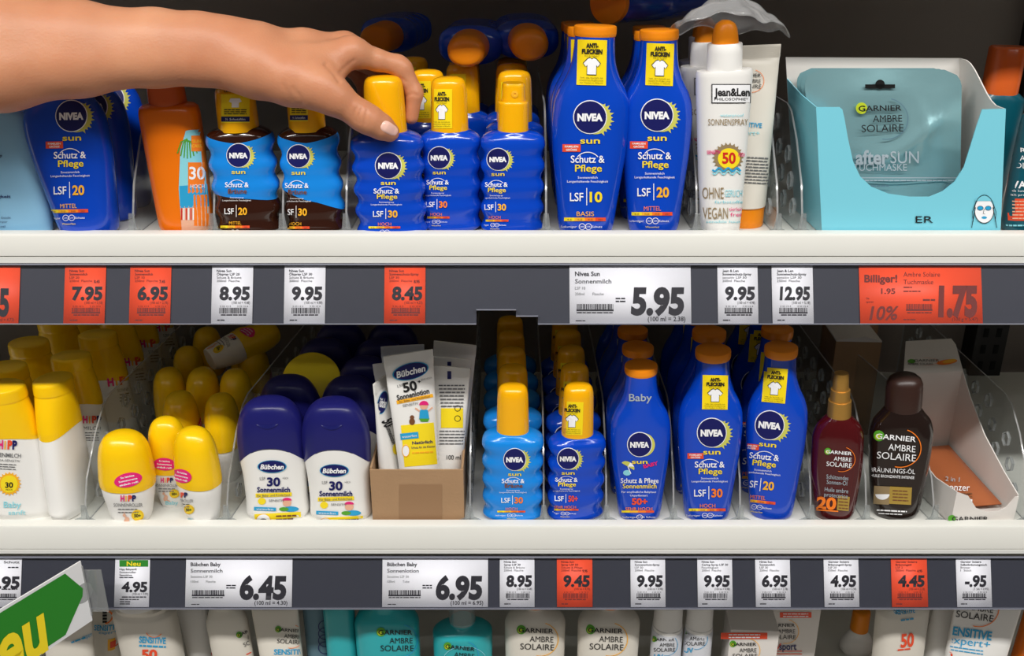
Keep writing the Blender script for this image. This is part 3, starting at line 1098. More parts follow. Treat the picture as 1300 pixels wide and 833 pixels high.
# pale blue bottle at the left edge, and the one behind it
def pale_bottle(px, back, xl, xr, label, rz, paint=None):
    loc, H, W = stand(px, back, 'U', 118, xl, xr, 210)
    rot = (0, R(-4), rz)
    root = thing('aftersun_bottle', label, 'sunscreen bottle', loc, rot, 'pale blue bottles at the left end')
    a = W / 2
    pr = Prof([(0, .80 * a, .3 * a, 2.6), (.01, .86 * a, .34 * a, 2.8), (.3 * H, .93 * a, .36 * a, 2.8), (.7 * H, a, .36 * a, 2.8), (.82 * H, .97 * a, .34 * a, 2.6), (.9 * H, .7 * a, .3 * a, 2.4), (.94 * H, .5 * a, .28 * a, 2.2)])
    mb = MB()
    mb.loft(pr, 'pale_blue', nz=30, N=40)
    if paint:
        paint(Dec(mb, frame(loc, rot), pr.surf))
    mb.build('bottle_body', root)
    mb = MB()
    mb.loft(Prof([(.935 * H, .52 * a, .3 * a, 2.2), (.99 * H, .52 * a, .3 * a, 2.2), (H, .46 * a, .26 * a, 2.2)], True), 'cyan_cap', nz=4)
    mb.build('flip_cap', root)
    return root


def pale_print(D):
    D.text('haltige', -2, 197, 10, 4, 'navy_print', bold=.02)
    D.text('Feuchtigkeit', -6, 249, 40, 3.6, 'navy_print', bold=.02)
    D.text('Ergiebig für Gesicht', -2, 276, 32, 2.6, 'navy_print')
    D.text('und Körper', -2, 281, 24, 2.6, 'navy_print')
    D.text('200 ml', -2, 287, 18, 2.6, 'navy_print')


pale_bottle(33, .030, -18, 68, 'pale blue bottle standing in front at the left edge under the arm', R(4), pale_print)
pale_bottle(62, .072, 2, 82, 'pale blue bottle half hidden behind the front pale blue one', R(4))

# tilted blue lotion under the arm
loc, H, W = stand(116, .030, 'U', 60, 56, 158, 165)
rt = (0, R(-3.5), R(6))
lot20a = make_milk(loc, W, H, 'blue lotion bottle standing under the forearm beside the pale blue bottle', blue_lotions,
                   lambda D: nivea(D, 91, 147, 20.5, .95, .93, '20', 'amber_print', 'MITTEL', 'amber_print', rot=-1), None, rt)
repeat(lot20a, (xat(140, UY + .078, ZU), UY + .078, ZU), 'blue lotion bottle behind the one under the forearm')
repeat(lot20a, (xat(160, UY + .126, ZU), UY + .126, ZU), 'third blue lotion bottle back under the forearm, in shadow')

# orange bottle with a beach picture
loc, H, W = stand(239, .034, 'U', 104, 196, 270, 230)
rt = (0, R(-1.5), R(5))
root = thing('lotion_bottle', 'bright orange bottle with a palm beach picture and clear orange cap', 'sunscreen bottle', loc, rt)
a = W / 2
hb = at(0, 130, UY + .034).z - ZU
pr = Prof([(0, .84 * a, .56 * a, 2.3), (.008, .94 * a, .62 * a, 2.4), (.4 * hb, .97 * a, .66 * a, 2.4), (.9 * hb, a, .66 * a, 2.4), (.965 * hb, .96 * a, .62 * a, 2.3), (.99 * hb, .84 * a, .52 * a, 2.2), (hb, .6 * a, .45 * a, 2.1)])
mb = MB()
mb.loft(pr, 'orange_plastic', nz=36, N=44)
D = Dec(mb, frame(loc, rt), pr.surf)
D.poly([(236, 166), (241, 165), (262, 164), (266, 215), (270, 285), (272, 294), (231, 294), (227, 240), (229, 190)], 'pale_cyan', 0)
D.poly([(228, 236), (268, 233), (271, 262), (229, 264)], 'cyan_print', 1)
D.poly([(229, 262), (271, 260), (272, 294), (231, 294)], 'skin_print', 1)
for k in range(7):
    D.line([(238, 176 + .4 * k), (238 + (k - 3) * 2.6, 180 + 1.5 * (k % 2)), (238 + (k - 3) * 4.2, 194 + 7 * math.cos((k - 3) * .5))], 1.5, 'green_print', 1)
D.rect(243, 172, 257, 192, 'orange_print', 1)
D.text('SUN', 250, 179, 11, 4, 'amber_print', bold=.03)
D.text('CARE', 250, 185, 12, 4, 'amber_print', bold=.03)
D.rect(239, 206, 270, 245, 'orange_print', 1)
D.text('30', 250.5, 219, 20, 16, 'white_print', bold=.02)
D.text('HOCH', 251, 236, 18, 5, 'white_print')
D.rect(246, 247, 272, 294, 'orange_print', 1)
for k in range(6):
    D.rect(230 + 3 * k, 264, 231.5 + 3 * k, 279, 'white_print' if k % 2 else 'deep_red', 2)
mb.build('bottle_body', root)
mb = MB()
c = a * .60
z0 = hb - .002
mb.loft(Prof([(z0, c, c * .9), (z0 + .004, c * 1.03, c * .93), (H - .003, c * .99, c * .9), (H, c * .9, c * .8)], True), 'orange_clear_cap', nz=6, N=40)
mb.build('flip_cap', root)


# brown oil sprays in light blue sleeves
def make_oil_spray(loc, W, H, hb, label, rot, paint, sticker, edge):
    root = thing('oil_spray_bottle', label, 'sunscreen bottle', loc, rot, 'brown oil sprays in light blue sleeves')
    M = frame(loc, rot)
    pr = spray_prof(W, hb, 4)
    mb = MB()
    mb.loft(pr, 'brown_oil', nz=70, N=44)
    mb.build('bottle_body', root)
    mb = MB()
    zs, ze = edge
    N, rows = 60, 40
    vv = []
    for i in range(rows + 1):
        ring = []
        for j in range(N):
            t = 2 * math.pi * j / N
            c, q = math.cos(t), math.sin(t)
            lo, hi = zs(c), ze(c)
            z = lo + (hi - lo) * i / rows
            aa, bb, n = pr.at(z)
            e = 2 / n
            ring.append(((aa + .0004) * math.copysign(abs(c) ** e, c), (bb + .0004) * math.copysign(abs(q) ** e, q), z))
        vv.append(ring)
    mb.rings(vv, 'light_blue', False, False)
    D = Dec(mb, M, lambda x, z: pr.surf(x, z) - .0004)
    D.prof = pr
    paint(D)
    mb.build('sleeve_label', root)['label'] = 'light blue printed sleeve'
    a = .60 * W / 2
    z0 = hb - .004
    h = H - z0
    cp = Prof([(z0, a, a), (z0 + h * .5, a * .98, a * .98), (z0 + h * .85, a * .94, a * .94), (z0 + h * .95, a * .8, a * .8), (H, a * .4, a * .4)])
    mb = MB()
    mb.loft(cp, 'yellow_cap', nz=24, N=40)
    mb.build('dust_cap', root)
    mb = MB()
    sticker(Dec(mb, M, cp.surf, .0004))
    mb.build('care_sticker', root)
    return root


def neu_sticker(x0, x1, y0, y1):
    def f(D):
        w, h = x1 - x0, y1 - y0
        D.rect(x0, y0, x1, y1, 'sticker_yellow', 0, 0, 8, 8)
        D.text('NEU', x0 + w * .4, y0 + h * .2, w * .4, h * .1, 'black_print', bold=.05)
        D.text('LEICHTERES', x0 + w * .48, y0 + h * .3, w * .75, h * .05, 'black_print', bold=.03)
        D.poly([(x0 + w * .33, y0 + h * .46), (x0 + w * .66, y0 + h * .46), (x0 + w * .72, y0 + h * .53), (x0 + w * .62, y0 + h * .56), (x0 + w * .62, y0 + h * .66), (x0 + w * .37, y0 + h * .66), (x0 + w * .37, y0 + h * .56), (x0 + w * .27, y0 + h * .53)], 'white_print', 1)
        for k in range(3):
            D.greek(x0 + w * .5, y0 + h * (.71 + .045 * k), w * .8, h * .02, 'black_print')
        D.rect(x0, y0 + h * .86, x1, y0 + h * .97, 'navy_print', 1)
        D.text('½ Schutzfilm', x0 + w * .5, y0 + h * .915, w * .7, h * .05, 'white_print')
    return f


for px, xl, xr, yb, ez, num, lv, nx, ny, nr, lab, stx, sy in (
        (319.5, 272, 359, 161, (lambda c: .036 - .004 * c), '20', 'MITTEL', 303, 197, 15.5, 'brown oil spray marked 20 in light blue sleeve beside the orange bottle', (281, 317), (98, 156)),
        (403, 361, 440, 161, (lambda c: .033 - .011 * c), '30', 'HOCH', 379, 198, 15, 'brown oil spray marked 30 in light blue sleeve right under the wrist', (368, 391), (98, 154))):
    loc, H, W = stand(px, .033, 'U', 108, xl, xr, 210)
    hb = at(0, yb - 2, UY + .033).z - ZU
    W *= .965

    def sleeve_print(D, nx=nx, ny=ny, nr=nr, num=num, lv=lv):
        nivea(D, nx, ny, nr, .70, .70, num, 'amber_print', lv, 'amber_print', kind='braeune', tagline=False)
    make_oil_spray(loc, W, H, hb, lab, (0, R(-1), R(3)), sleeve_print, neu_sticker(stx[0], stx[1], sy[0], sy[1]),
                   (ez, lambda c, hb=hb: hb * .93 - .006 * (1 - abs(c))))

# the three blue sprays (the first is the one in the hand)
HELD_BACK = .028
loc, H, W = stand(499, HELD_BACK, 'U', 95, 452.5, 545, 220)
hb = at(0, 165, UY + HELD_BACK).z - ZU
held = make_spray(loc, W, H, hb, 'blue spray bottle gripped by the hand at its yellow cap', blue_sprays,
                  lambda D: nivea(D, 493, 210, 17, .76, .605, '30', 'amber_print', 'HOCH', 'orange_print', tagline=False), None, (0, R(-1.0), R(2)), capw=.565)
HELD = (Vector(loc), W, H, hb)
loc, H, W = stand(574, .043, 'U', 97, 537, 609, 220)
W = .0575
hb = at(0, 163, UY + .043).z - ZU
spr2 = make_spray(loc, W, H, hb, 'blue spray bottle with yellow shirt sticker on its cap, right of the hand', blue_sprays,
                  lambda D: nivea(D, 557.5, 200, 14.5, .66, .585, '30', 'orange_print', 'HOCH', 'orange_print', tagline=False),
                  lambda D: flecken(D, 547.5, 113, 574, 163), (0, 0, R(8)), capw=.60)
loc, H, W = stand(650, .036, 'U', 105, 608.5, 690, 220)
hb = at(0, 164, UY + .036).z - ZU
spr3 = make_spray(loc, W, H, hb, 'blue spray bottle with a bare stepped yellow pump head and no cap', blue_sprays,
                  lambda D: nivea(D, 632, 202, 14.5, .67, .60, '30', 'amber_print', 'HOCH', 'orange_print', tagline=False), None, (0, R(.5), R(7)), cap='pump', capmat='yellow_cap', capw=.47)
# row behind them
for q, (x, y, lb) in enumerate(((653, .088, 'blue spray bottle directly behind the bare pump head'), (548, .094, 'blue spray bottle standing behind the one right of the hand'),
                                (590, .145, 'blue spray bottle standing under the left lying bottle'), (650, .145, 'blue spray bottle standing under the right lying bottle'),
                                (592, .20, 'blue spray bottle deep in the row under the left lying bottle'), (650, .20, 'blue spray bottle deep in the row under the right lying bottle'),
                                (530, .20, 'blue spray bottle deep in shadow behind the fingers'))):
    repeat(spr2, (xat(x, UY + y, ZU), UY + y, ZU), lb, rot=(0, 0, R(10)), scale=(1, .92, 1))

# bottles lying on top of the rows, caps to the front
ztop_row = ZU + (spr2.children[1].bound_box[1][2] if False else (at(0, 97, UY + .043).z - ZU))
for px, py, yy, rz, lb in ((598, 66, .105, -2, 'blue spray bottle lying on the row, orange cap facing out, right of the hand'),
                           (666, 58, .112, 2, 'blue spray bottle lying on the row, cap facing out, left of the tall lotions')):
    p = at(px, py, UY + yy)
    make_spray((p.x, p.y + .152, p.z), .066, .152, .098, lb, 'blue spray bottles lying on the rows', None, None, (R(90), 0, R(rz)), capw=.60, capmat='orange_cap')
p = at(521, 52, UY + .20)
make_spray((p.x - .02, p.y + .155, p.z), .064, .152, .098, 'blue spray bottle lying far back in the dark above the fingers', 'blue spray bottles lying on the rows', None, None, (R(90), 0, R(-7)), capw=.60, capmat='orange_cap')

# tall blue lotions
loc, H, W = stand(743, .033, 'U', 32, 697, 795.5, 152)
lot10 = make_milk(loc, W, H, 'tall blue lotion bottle marked 10 with yellow shirt sticker on its neck', blue_lotions,
                  lambda D: nivea(D, 749, 148.5, 21.5, 1, 1, '10', 'yellow_print', 'BASIS', 'amber_print'),
                  lambda D: flecken(D, 732.5, 50.5, 770, 108, 1.5), (0, R(1.1), R(-1)))
loc, H, W = stand(829, .036, 'U', 37, 787, 877, 152)
lot20 = make_milk(loc, W, H, 'tall blue lotion bottle marked 20 with yellow shirt sticker, upper shelf', blue_lotions,
                  lambda D: nivea(D, 834, 146, 21, .98, .965, '20', 'amber_print', 'MITTEL', 'orange_print'),
                  lambda D: flecken(D, 820, 55, 855, 108.5, 2), (0, R(-1.4), R(-2)))
for k, (px, y) in enumerate(((737, .082), (732, .130), (728, .178))):
    repeat(lot10, (xat(px, UY + y, ZU), UY + y, ZU), ('second', 'third', 'fourth')[k] + ' blue lotion in the row behind the tall one marked 10', rot=(0, 0, 0), scale=(.9, 1, .975 - .01 * k))
for k, (px, y) in enumerate(((815, .086), (813, .136))):
    repeat(lot20, (xat(px, UY + y, ZU), UY + y, ZU), ('second', 'third')[k] + ' blue lotion in the row behind the tall one marked 20', rot=(0, 0, 0), scale=(.94, 1, .97))
p = at(773, 20, UY + .125)
lying = make_milk((p.x + .105, p.y + .150, p.z + .012), .074, .187, 'blue lotion bottle lying across the row, round orange cap showing', blue_lotions, None, None, (R(90), 0, R(-35)))

# white spray bottle with the orange nozzle
loc, H, W = stand(914, .030, 'U', 25, 881.5, 953, 120)
rt = (0, R(-3.2), R(5))
M = frame(loc, rt)
root = thing('pump_spray_bottle', 'white spray bottle with orange nozzle and a sun print, wrapped in plastic on top', 'sunscreen bottle', loc, rt)
a = W / 2
hb, hc = at(0, 88, UY + .03).z - ZU, at(0, 54, UY + .03).z - ZU
pr = Prof([(0, .68 * a, .54 * a, 2.3), (.006, .72 * a, .58 * a, 2.3), (.35 * hb, .84 * a, .62 * a, 2.3), (.7 * hb, .94 * a, .62 * a, 2.3), (.985 * hb, a, .62 * a, 2.3), (hb, .97 * a, .6 * a, 2.3)])
mb = MB()
mb.loft(pr, 'white_plastic', nz=30, N=44)
D = Dec(mb, M, pr.surf)
D.rect(903, 106.5, 953, 131, 'black_print', 1)
D.rect(904.2, 107.7, 951.8, 129.8, 'white_print', 2)
D.text('Jean&Len', 929, 116.5, 45, 10, 'black_print', bold=.03, lay=3)
D.text('PHILOSOPHIE*', 928, 125.5, 43, 3.6, 'black_print', lay=3)
D.text('waterproof', 929, 146, 30, 4, 'pale_cyan')
D.text('SONNENSPRAY', 924, 154.5, 51, 8.5, 'tan_print')
cx, cy = 924, 200
for k in range(22):
    t = R(360 / 22 * k)
    D.poly([(cx + 17 * math.cos(t - .11), cy + 16 * math.sin(t - .11)), (cx + 20.5 * math.cos(t), cy + 19.5 * math.sin(t)), (cx + 17 * math.cos(t + .11), cy + 16 * math.sin(t + .11))], 'tan_print', 1)
D.disc(cx, cy, 17.5, 16.5, 'tan_print', 1)
D.disc(cx + 1, cy + 1, 14, 13, 'yellow_print', 2)
D.text('50', cx + 1, cy, 17, 14, 'deep_red', bold=.03, lay=3)
D.text('SENSITIV', 906, 193, 18, 4.5, 'pink_print', bold=.02, lay=3)
D.text('HOCH', 941, 196, 8, 5, 'pink_print', bold=.02, lay=3)
D.line([(904 + i, 215 + 2.2 * math.sin(i * .55)) for i in range(37)], 2.2, 'cyan_print', 3)
D.line([(904 + i, 219 + 2.2 * math.sin(i * .55)) for i in range(37)], 1.6, 'pale_cyan', 3)
D.text('OHNE', 905, 244.5, 27, 15, 'tan_print')
D.text('GERUCH', 931, 245, 22, 9, 'pale_cyan')
D.text('farbstoffe', 925, 256, 36, 4, 'pale_cyan')
D.text('VEGAN', 908, 270, 32, 15, 'tan_print')
D.text('tierleid', 934, 265, 17, 5, 'pink_print')
D.text('frei', 934, 272, 14, 5, 'pink_print')
D.text('sensible haut', 918, 281, 44, 3.5, 'pale_cyan')
mb.build('bottle_body', root)
mb = MB()
c = .62 * a
mb.loft(Prof([(hb - .001, c, c * .95), (hc - .001, c * .97, c * .92), (hc, c * .93, c * .88)], True), 'white_plastic', nz=4, N=40)
mb.build('collar', root)
mb = MB()
mb.loft(Prof([(hc - .002, c * .74, c * .74, 2.4), (hc + .5 * (H - hc), c * .66, c * .7, 2.4), (hc + .85 * (H - hc), c * .5, c * .6, 2.2), (H, c * .2, c * .4, 2)]), 'orange_cap', nz=14, N=32)
mb.build('nozzle', root)
jl_root = root
for k, (px, y) in enumerate(((893, .102), (890, .152))):
    repeat(jl_root, (xat(px, UY + y, ZU), UY + y, ZU), ('white spray bottle second in the row behind the wrapped one', 'white spray bottle third in the row behind the wrapped one')[k], group='white pump spray bottles under the plastic wrap', scale=(1, 1, .97))
jl_root['group'] = 'white pump spray bottles under the plastic wrap'

# crumpled plastic wrap over the white spray
root_p = at(926, 9, UY + .034)
root_p.z += .004
mb = MB()
NR, NT = 18, 64
P, F = [], []
folds = [(2, .45, .5), (3, .35, .2), (5, .3, 1.4), (8, .16, 2.2), (13, .08, .5)]
for i in range(NR + 1):
    q = i / NR
    for j in range(NT):
        t = 2 * math.pi * j / NT
        f = sum(A * math.sin(n * t + ph) for n, A, ph in folds)
        rx, ry = .045 * (1 + .16 * f), .040 * (1 + .16 * f)
        fr_ = 1 - .85 * max(0, -math.sin(t)) ** 1.5
        z = .004 + .004 * math.cos(6 * q + 2 * t) * q - .030 * fr_ * q ** 2.2 * (1 + .45 * f) + .007 * q * f + .0016 * math.sin(17 * q + 5 * t) * q + .0012 * math.sin(11 * t - 9 * q) * q
        side = math.cos(t)
        z -= .004 * q * max(0, -math.sin(t))
        P.append((root_p.x + rx * q * math.cos(t) * (1 + .1 * q), root_p.y + ry * q * math.sin(t), root_p.z + z))
for i in range(NR):
    for j in range(NT):
        k = (j + 1) % NT
        F.append((i * NT + j, i * NT + k, (i + 1) * NT + k, (i + 1) * NT + j))
mb.add(P, F, 'clear_wrap')
w = mb.build('plastic_wrap', None, sharp=0)
so = w.modifiers.new('thickness', 'SOLIDIFY')
so.thickness = .0004
tag(w, 'crumpled clear plastic wrap draped over the white spray bottle', 'plastic wrap')


# tubes -------------------------------------------------------------
def make_tube(name, label, loc, rot, W, H, body, paint=None, capmat='orange_cap', cap_h=.022, group=None, thick=.036, N=40, cap=True, turn=0.0, front=True):
    """standing on its cap, flat crimped end up"""
    root = thing(name, label, 'cosmetic tube', loc, rot, group)
    a = W / 2
    K = []
    for t in np.linspace(0, 1, 12):
        z = cap_h + (H - cap_h) * t
        K.append((z, a * (.80 + .20 * t), max(.0011, thick / 2 * (1 - t ** 1.5 * .97)), 2.1 + .5 * t))
    pr = Prof([(cap_h - .001, a * .74, thick / 2 * .9, 2)] + K[0:-1] + [(H - .012, a * .995, .0016, 3), (H, a, .0012, 4)])
    mb = MB()
    mb.loft(pr, body, nz=26, N=N)
    if paint:
        paint(Dec(mb, frame(loc, rot), pr.surf))
    mb.build('tube_body', root)
    mb = MB()
    for k in range(9):
        zz = H - .0105 + k * .0011
        mb.box(-a * .98, a * .98, -pr.at(zz)[1] - .0002, -pr.at(zz)[1] - .0001, zz, zz + .0004, body)
    mb.build('crimped_end', root)
    if cap:
        mb = MB()
        mb.loft(Prof([(0, a * .74, thick / 2 * .86, 2.1), (.0015, a * .77, thick / 2 * .9, 2.1), (cap_h, a * .78, thick / 2 * .92, 2.1)], True), capmat, nz=4, N=36)
        mb.build('screw_cap', root)
    return root


loc, H, W = stand(944, .058, 'U', 57, 940, 1000, 150)
make_tube('cosmetic_tube', 'tall cream tube with orange cap behind the white spray bottle', loc, (0, R(-1.2), R(10)), .047, H, 'cream_plastic',
          lambda D: (garnier(D, 950, 103, 32, 'black_print', 'orange_print', 3), D.text('SENSITIVE', 950, 158, 34, 6, 'cyan_print', rot=3, bold=.02), D.text('expert+', 948, 168, 32, 6, 'pale_cyan', rot=3),
                     [D.greek(958, 200 + 4 * k, 34, 1.6, 'grey_print', rot=3) for k in range(9)]), 'orange_cap', .020, thick=.04)

# turquoise display box with sheet mask pouches --------------------------------
Yf = UY + .016
O = Vector((at(1158, 295, Yf).x, Yf, ZU + .0006))
box = thing('display_box', 'turquoise cardboard display box with a scooped front and white inside', 'display box', O)
lx = lambda px, py, Y=Yf: (at(px, py, Y).x - O.x, max(0.0, at(px, py, Y).z - O.z))
outline = [(1036, 136), (1066, 136), (1069.5, 139), (1072, 150), (1077, 178), (1083, 205), (1092, 224), (1106, 237), (1128, 246), (1156, 250), (1180, 250), (1197, 243), (1212, 231), (1224, 212), (1232, 186), (1240, 160), (1247, 139), (1277, 138), (1270.5, 296.5), (1044, 296.5)]
pts = [lx(*q) for q in outline]
pts[-2] = (pts[-2][0], 0.0)
pts[-1] = (pts[-1][0], 0.0)
mb = MB()
mb.prism(pts, 1, 0.0, .0012, 'box_turquoise')
D = Dec(mb, frame(O), lambda x, z: np.zeros_like(x))
D.text('ER', 1173, 278, 22, 9, 'black_print')
fx, fy = 1249, 267
D.disc(fx, fy, 12, 16, 'white_print', 1)
D.ring(fx, fy - 2, 12.5, 18, .8, 'black_print', a0=0, a1=180)
D.ring(fx, fy, 12.5, 16.5, .7, 'black_print', a0=180, a1=360)
D.disc(fx, fy - 12, 11.5, 8, 'box_turquoise', 2, a0=0, a1=180)
for q in (-5, 5):
    D.disc(fx + q, fy - 3, 3.4, 2.4, 'cyan_print', 2)
    D.ring(fx + q, fy - 3, 4, 3, .6, 'black_print')
D.disc(fx, fy + 9, 3.4, 1.6, 'cyan_print', 2)
D.line([(fx, fy - 2), (fx - 1.4, fy + 4), (fx + 1, fy + 4.5)], .6, 'black_print')
for q in (-1, 1):
    D.line([(fx + 11 * q, fy - 4), (fx + 13.5 * q, fy + 8), (fx + 16 * q, fy + 22)], .8, 'black_print')
    D.line([(fx + 11 * q, fy - 10), (fx + 15 * q, fy + 2), (fx + 14 * q, fy + 14)], .7, 'black_print')
mb.build('front_panel', box)
xL, xR = pts[-1][0], pts[-2][0]
xRt = pts[-3][0]
DB = .095
hback = at(1100, 74, Yf + DB).z - O.z
hf = pts[0][1]
side = [(0, 0), (DB, 0), (DB, hback)] + [(DB * t, hf - .0015 + (hback - hf + .0015) * (3 * q * q - 2 * q ** 3)) for t, q in [(.95 - .095 * i, min(1, max(0, (.80 - .095 * i) / .72))) for i in range(10)]] + [(0, hf - .0015)]
low = [(0, 0), (DB, 0), (DB, hf + .012), (DB * .5, hf + .004), (0, hf)]
for xb_, xt_, w_, sd, mo in ((xL, pts[0][0], .0012, low, 'box_turquoise'), (xR - .0012, xRt - .0012, .0012, side, 'card_white')):
    mb = MB()
    mb.prism([(y + .0012 if y == 0 else y, z) for y, z in sd], 0, 0, w_, mo)
    mb.v = [(x + xb_ + (xt_ - xb_) * z / hf, y, z) for x, y, z in mb.v]
    mb.build('side_panel', box)
mb = MB()
xq = lambda xb_, xt_, z: xb_ + (xt_ - xb_) * z / hf
mb.prism([(xL, 0), (xR, 0), (xq(xR, xRt, hback), hback), (xq(xL, pts[0][0], hback), hback + .001)], 1, DB, DB + .0014, 'card_white')
mb.build('back_panel', box)
mb = MB()
mb.box(xL, xR, .0012, DB, 0, .001, 'card_white')
mb.build('bottom_panel', box)


def make_pouch(name, label, y, tilt, corners, mat, paint, slot=None, cat='pouch', group=None):
    """a flat filled pouch leaning in a box; corners are photograph pixels on its plane"""
    loc = Vector((at((corners[0][0] + corners[2][0]) / 2, corners[2][1], y).x, y, ZU + .003))
    rot = (tilt, 0, 0)
    M = frame(loc, rot)
    D0 = Dec(None, M, lambda x, z: np.zeros_like(x))
    X, _, Z = D0.loc(corners)
    x0, x1, z1 = X[0], X[1], (Z[0] + Z[1]) / 2
    root = thing(name, label, cat, loc, rot, group)
    n, m = 36, 30
    r = .016

    def half(sg):
        P, F = [], []
        for j in range(m + 1):
            v = j / m
            z = v * z1
            ins = 0.0
            for zz in (z, z1 - z):
                if zz < r:
                    ins = max(ins, r - math.sqrt(max(0, r * r - (r - zz) ** 2)))
            for i in range(n + 1):
                u = i / n
                xa, xb = X[3] + (x0 - X[3]) * v, X[2] + (x1 - X[2]) * v
                x = xa + ins + (xb - xa - 2 * ins) * u
                e = min(1, min(u, 1 - u) * 7) * min(1, min(v, 1 - v) * 7)
                rd = abs(v - .50 - .35 * (u - .5) - .05 * math.sin(9 * u)) / .045
                r2 = abs((u - .76) + .5 * (v - .62) ** 2 * 3) / .03
                y = sg * (.0004 + .0030 * e * (1 + .35 * math.sin(7 * u + 5 * v) + .25 * math.sin(13 * v - 9 * u) + .9 * math.exp(-rd * rd) * min(1, max(0, u - .25) * 4) + .9 * math.exp(-r2 * r2) * max(0, 1 - abs(v - .62) * 4)))
                P.append((x, y, z))
        for j in range(m):
            for i in range(n):
                b = j * (n + 1) + i
                F.append((b, b + 1, b + n + 2, b + n + 1))
        return P, F
    mb = MB()
    mb.add(*half(-1), mat)
    mb.add(*half(1), mat)
    D = Dec(mb, M, lambda x, z: np.zeros_like(x) - .0058)
    paint(D)
    mb.build('pouch_body', root)
    return root


def pouch_print(D):
    garnier(D, 1117, 152, 58, 'black_print', 'slate_print', -1, 'lime_print')
    D.text('after', 1107, 199, 42, 18, 'pale_print', bold=.03)
    D.text('SUN', 1148, 199, 36, 16, 'pale_print')
    D.text('TUCHMASKE', 1117, 212, 68, 9, 'pale_print')
    D.rect(1090, 225, 1216, 226.2, 'pale_print', 1)
    D.greek(1152, 229, 118, 1.6, 'pale_print')
    D.rect(1098, 107, 1136, 112, 'hole_black', 1)
    D.disc(1117, 107, 6, 6, 'hole_black', 1)
    D.ring(1206, 240, 8, 8, 1, 'slate_print')
    D.greek(1108, 236, 40, 2, 'slate_print')


for k, (dy, lb) in enumerate(((.040, 'grey teal sheet mask pouch in front inside the turquoise display box'), (.060, 'grey teal sheet mask pouch behind the front one in the turquoise box'),
                              (.079, 'grey teal sheet mask pouch rearmost in the turquoise box'))):
    make_pouch('mask_pouch', lb, Yf + dy, R(-2), [(1019 - 5 * k, 88 - k), (1221 - 7 * k, 89 - k), (1216 - 7 * k, 294), (1040 - 5 * k, 294)], 'pouch_teal',
               pouch_print if k == 0 else (lambda D: None), group='sheet mask pouches in the turquoise box')


# teal bottles at the right edge
def teal_print(D):
    garnier(D, 1302, 202, 44, 'white_print', 'orange_print', 2)
    D.text('WATER', 1302, 234, 48, 9, 'white_print', bold=.03)
    D.text('Kids Sonnenschutz', 1301, 242, 40, 3, 'white_print')
    D.text('Lait protecteur', 1301, 247, 40, 3, 'white_print')
    D.rect(1280, 252, 1330, 280, 'red_print', 1)
    for k in range(6):
        D.greek(1297, 255.5 + 4.3 * k, 24, 1.6, 'skin_print')
    D.greek(1295, 286, 40, 2, 'pale_cyan')


loc, H, W = stand(1303, .034, 'U', 74, 1268, 1340, 190)
hb = at(0, 139, UY + .034).z - ZU
root = thing('lotion_bottle', 'dark teal bottle with clear orange cap standing in front at the right edge', 'sunscreen bottle', loc, (0, R(1), R(-4)), 'dark teal bottles at the right edge')
a = W / 2
pr = Prof([(0, .84 * a, .5 * a, 2.4), (.008, .92 * a, .56 * a, 2.5), (.8 * hb, a, .6 * a, 2.5), (.94 * hb, .97 * a, .58 * a, 2.4), (hb, .7 * a, .5 * a, 2.2)])
mb = MB()
mb.loft(pr, 'dark_teal', nz=24, N=40)
teal_print(Dec(mb, frame(loc, (0, R(1), R(-4))), pr.surf))
mb.build('bottle_body', root)
mb = MB()
mb.loft(Prof([(hb - .002, .66 * a, .52 * a, 2.6), (H - .002, .66 * a, .52 * a, 2.6), (H, .6 * a, .46 * a, 2.6)], True), 'orange_clear_cap', nz=4, N=40)
mb.build('flip_cap', root)
repeat(root, (xat(1240, UY + .140, ZU), UY + .140, ZU), 'dark teal bottle with clear orange cap, right behind the turquoise box corner')
repeat(root, (xat(1347, UY + .085, ZU), UY + .085, ZU), 'dark teal bottle standing behind the front one at the right edge')


# ================================================================== lower shelf
def straight(px, back, shelf):
    Y, Z = (UY, ZU) if shelf == 'U' else ((LYY, ZL) if shelf == 'L' else (BY, ZB))
    return (xat(px, Y + back, Z), Y + back, Z)


def behind(src_loc, dy, drift=0.0):
    return (src_loc[0] + drift, src_loc[1] + dy, src_loc[2])


ORD = ('second', 'third', 'fourth', 'fifth', 'sixth')

# white bottles with flat yellow caps -------------------------------------------
hipp_grp = 'white sun milk bottles with flat yellow caps'


def hipp_word(D, cx, cy, w, h, rot=0):
    for t, q, m in (('H', -.36, 'pink_print'), ('i', -.13, 'amber_print'), ('P', .12, 'red_print'), ('P', .38, 'navy_print')):
        p = D.rot([(cx + q * w, cy)], cx, cy, rot)[0]
        D.text(t, p[0], p[1], w * (.08 if t == 'i' else .25), h, m, rot=rot, bold=.05, lay=2)


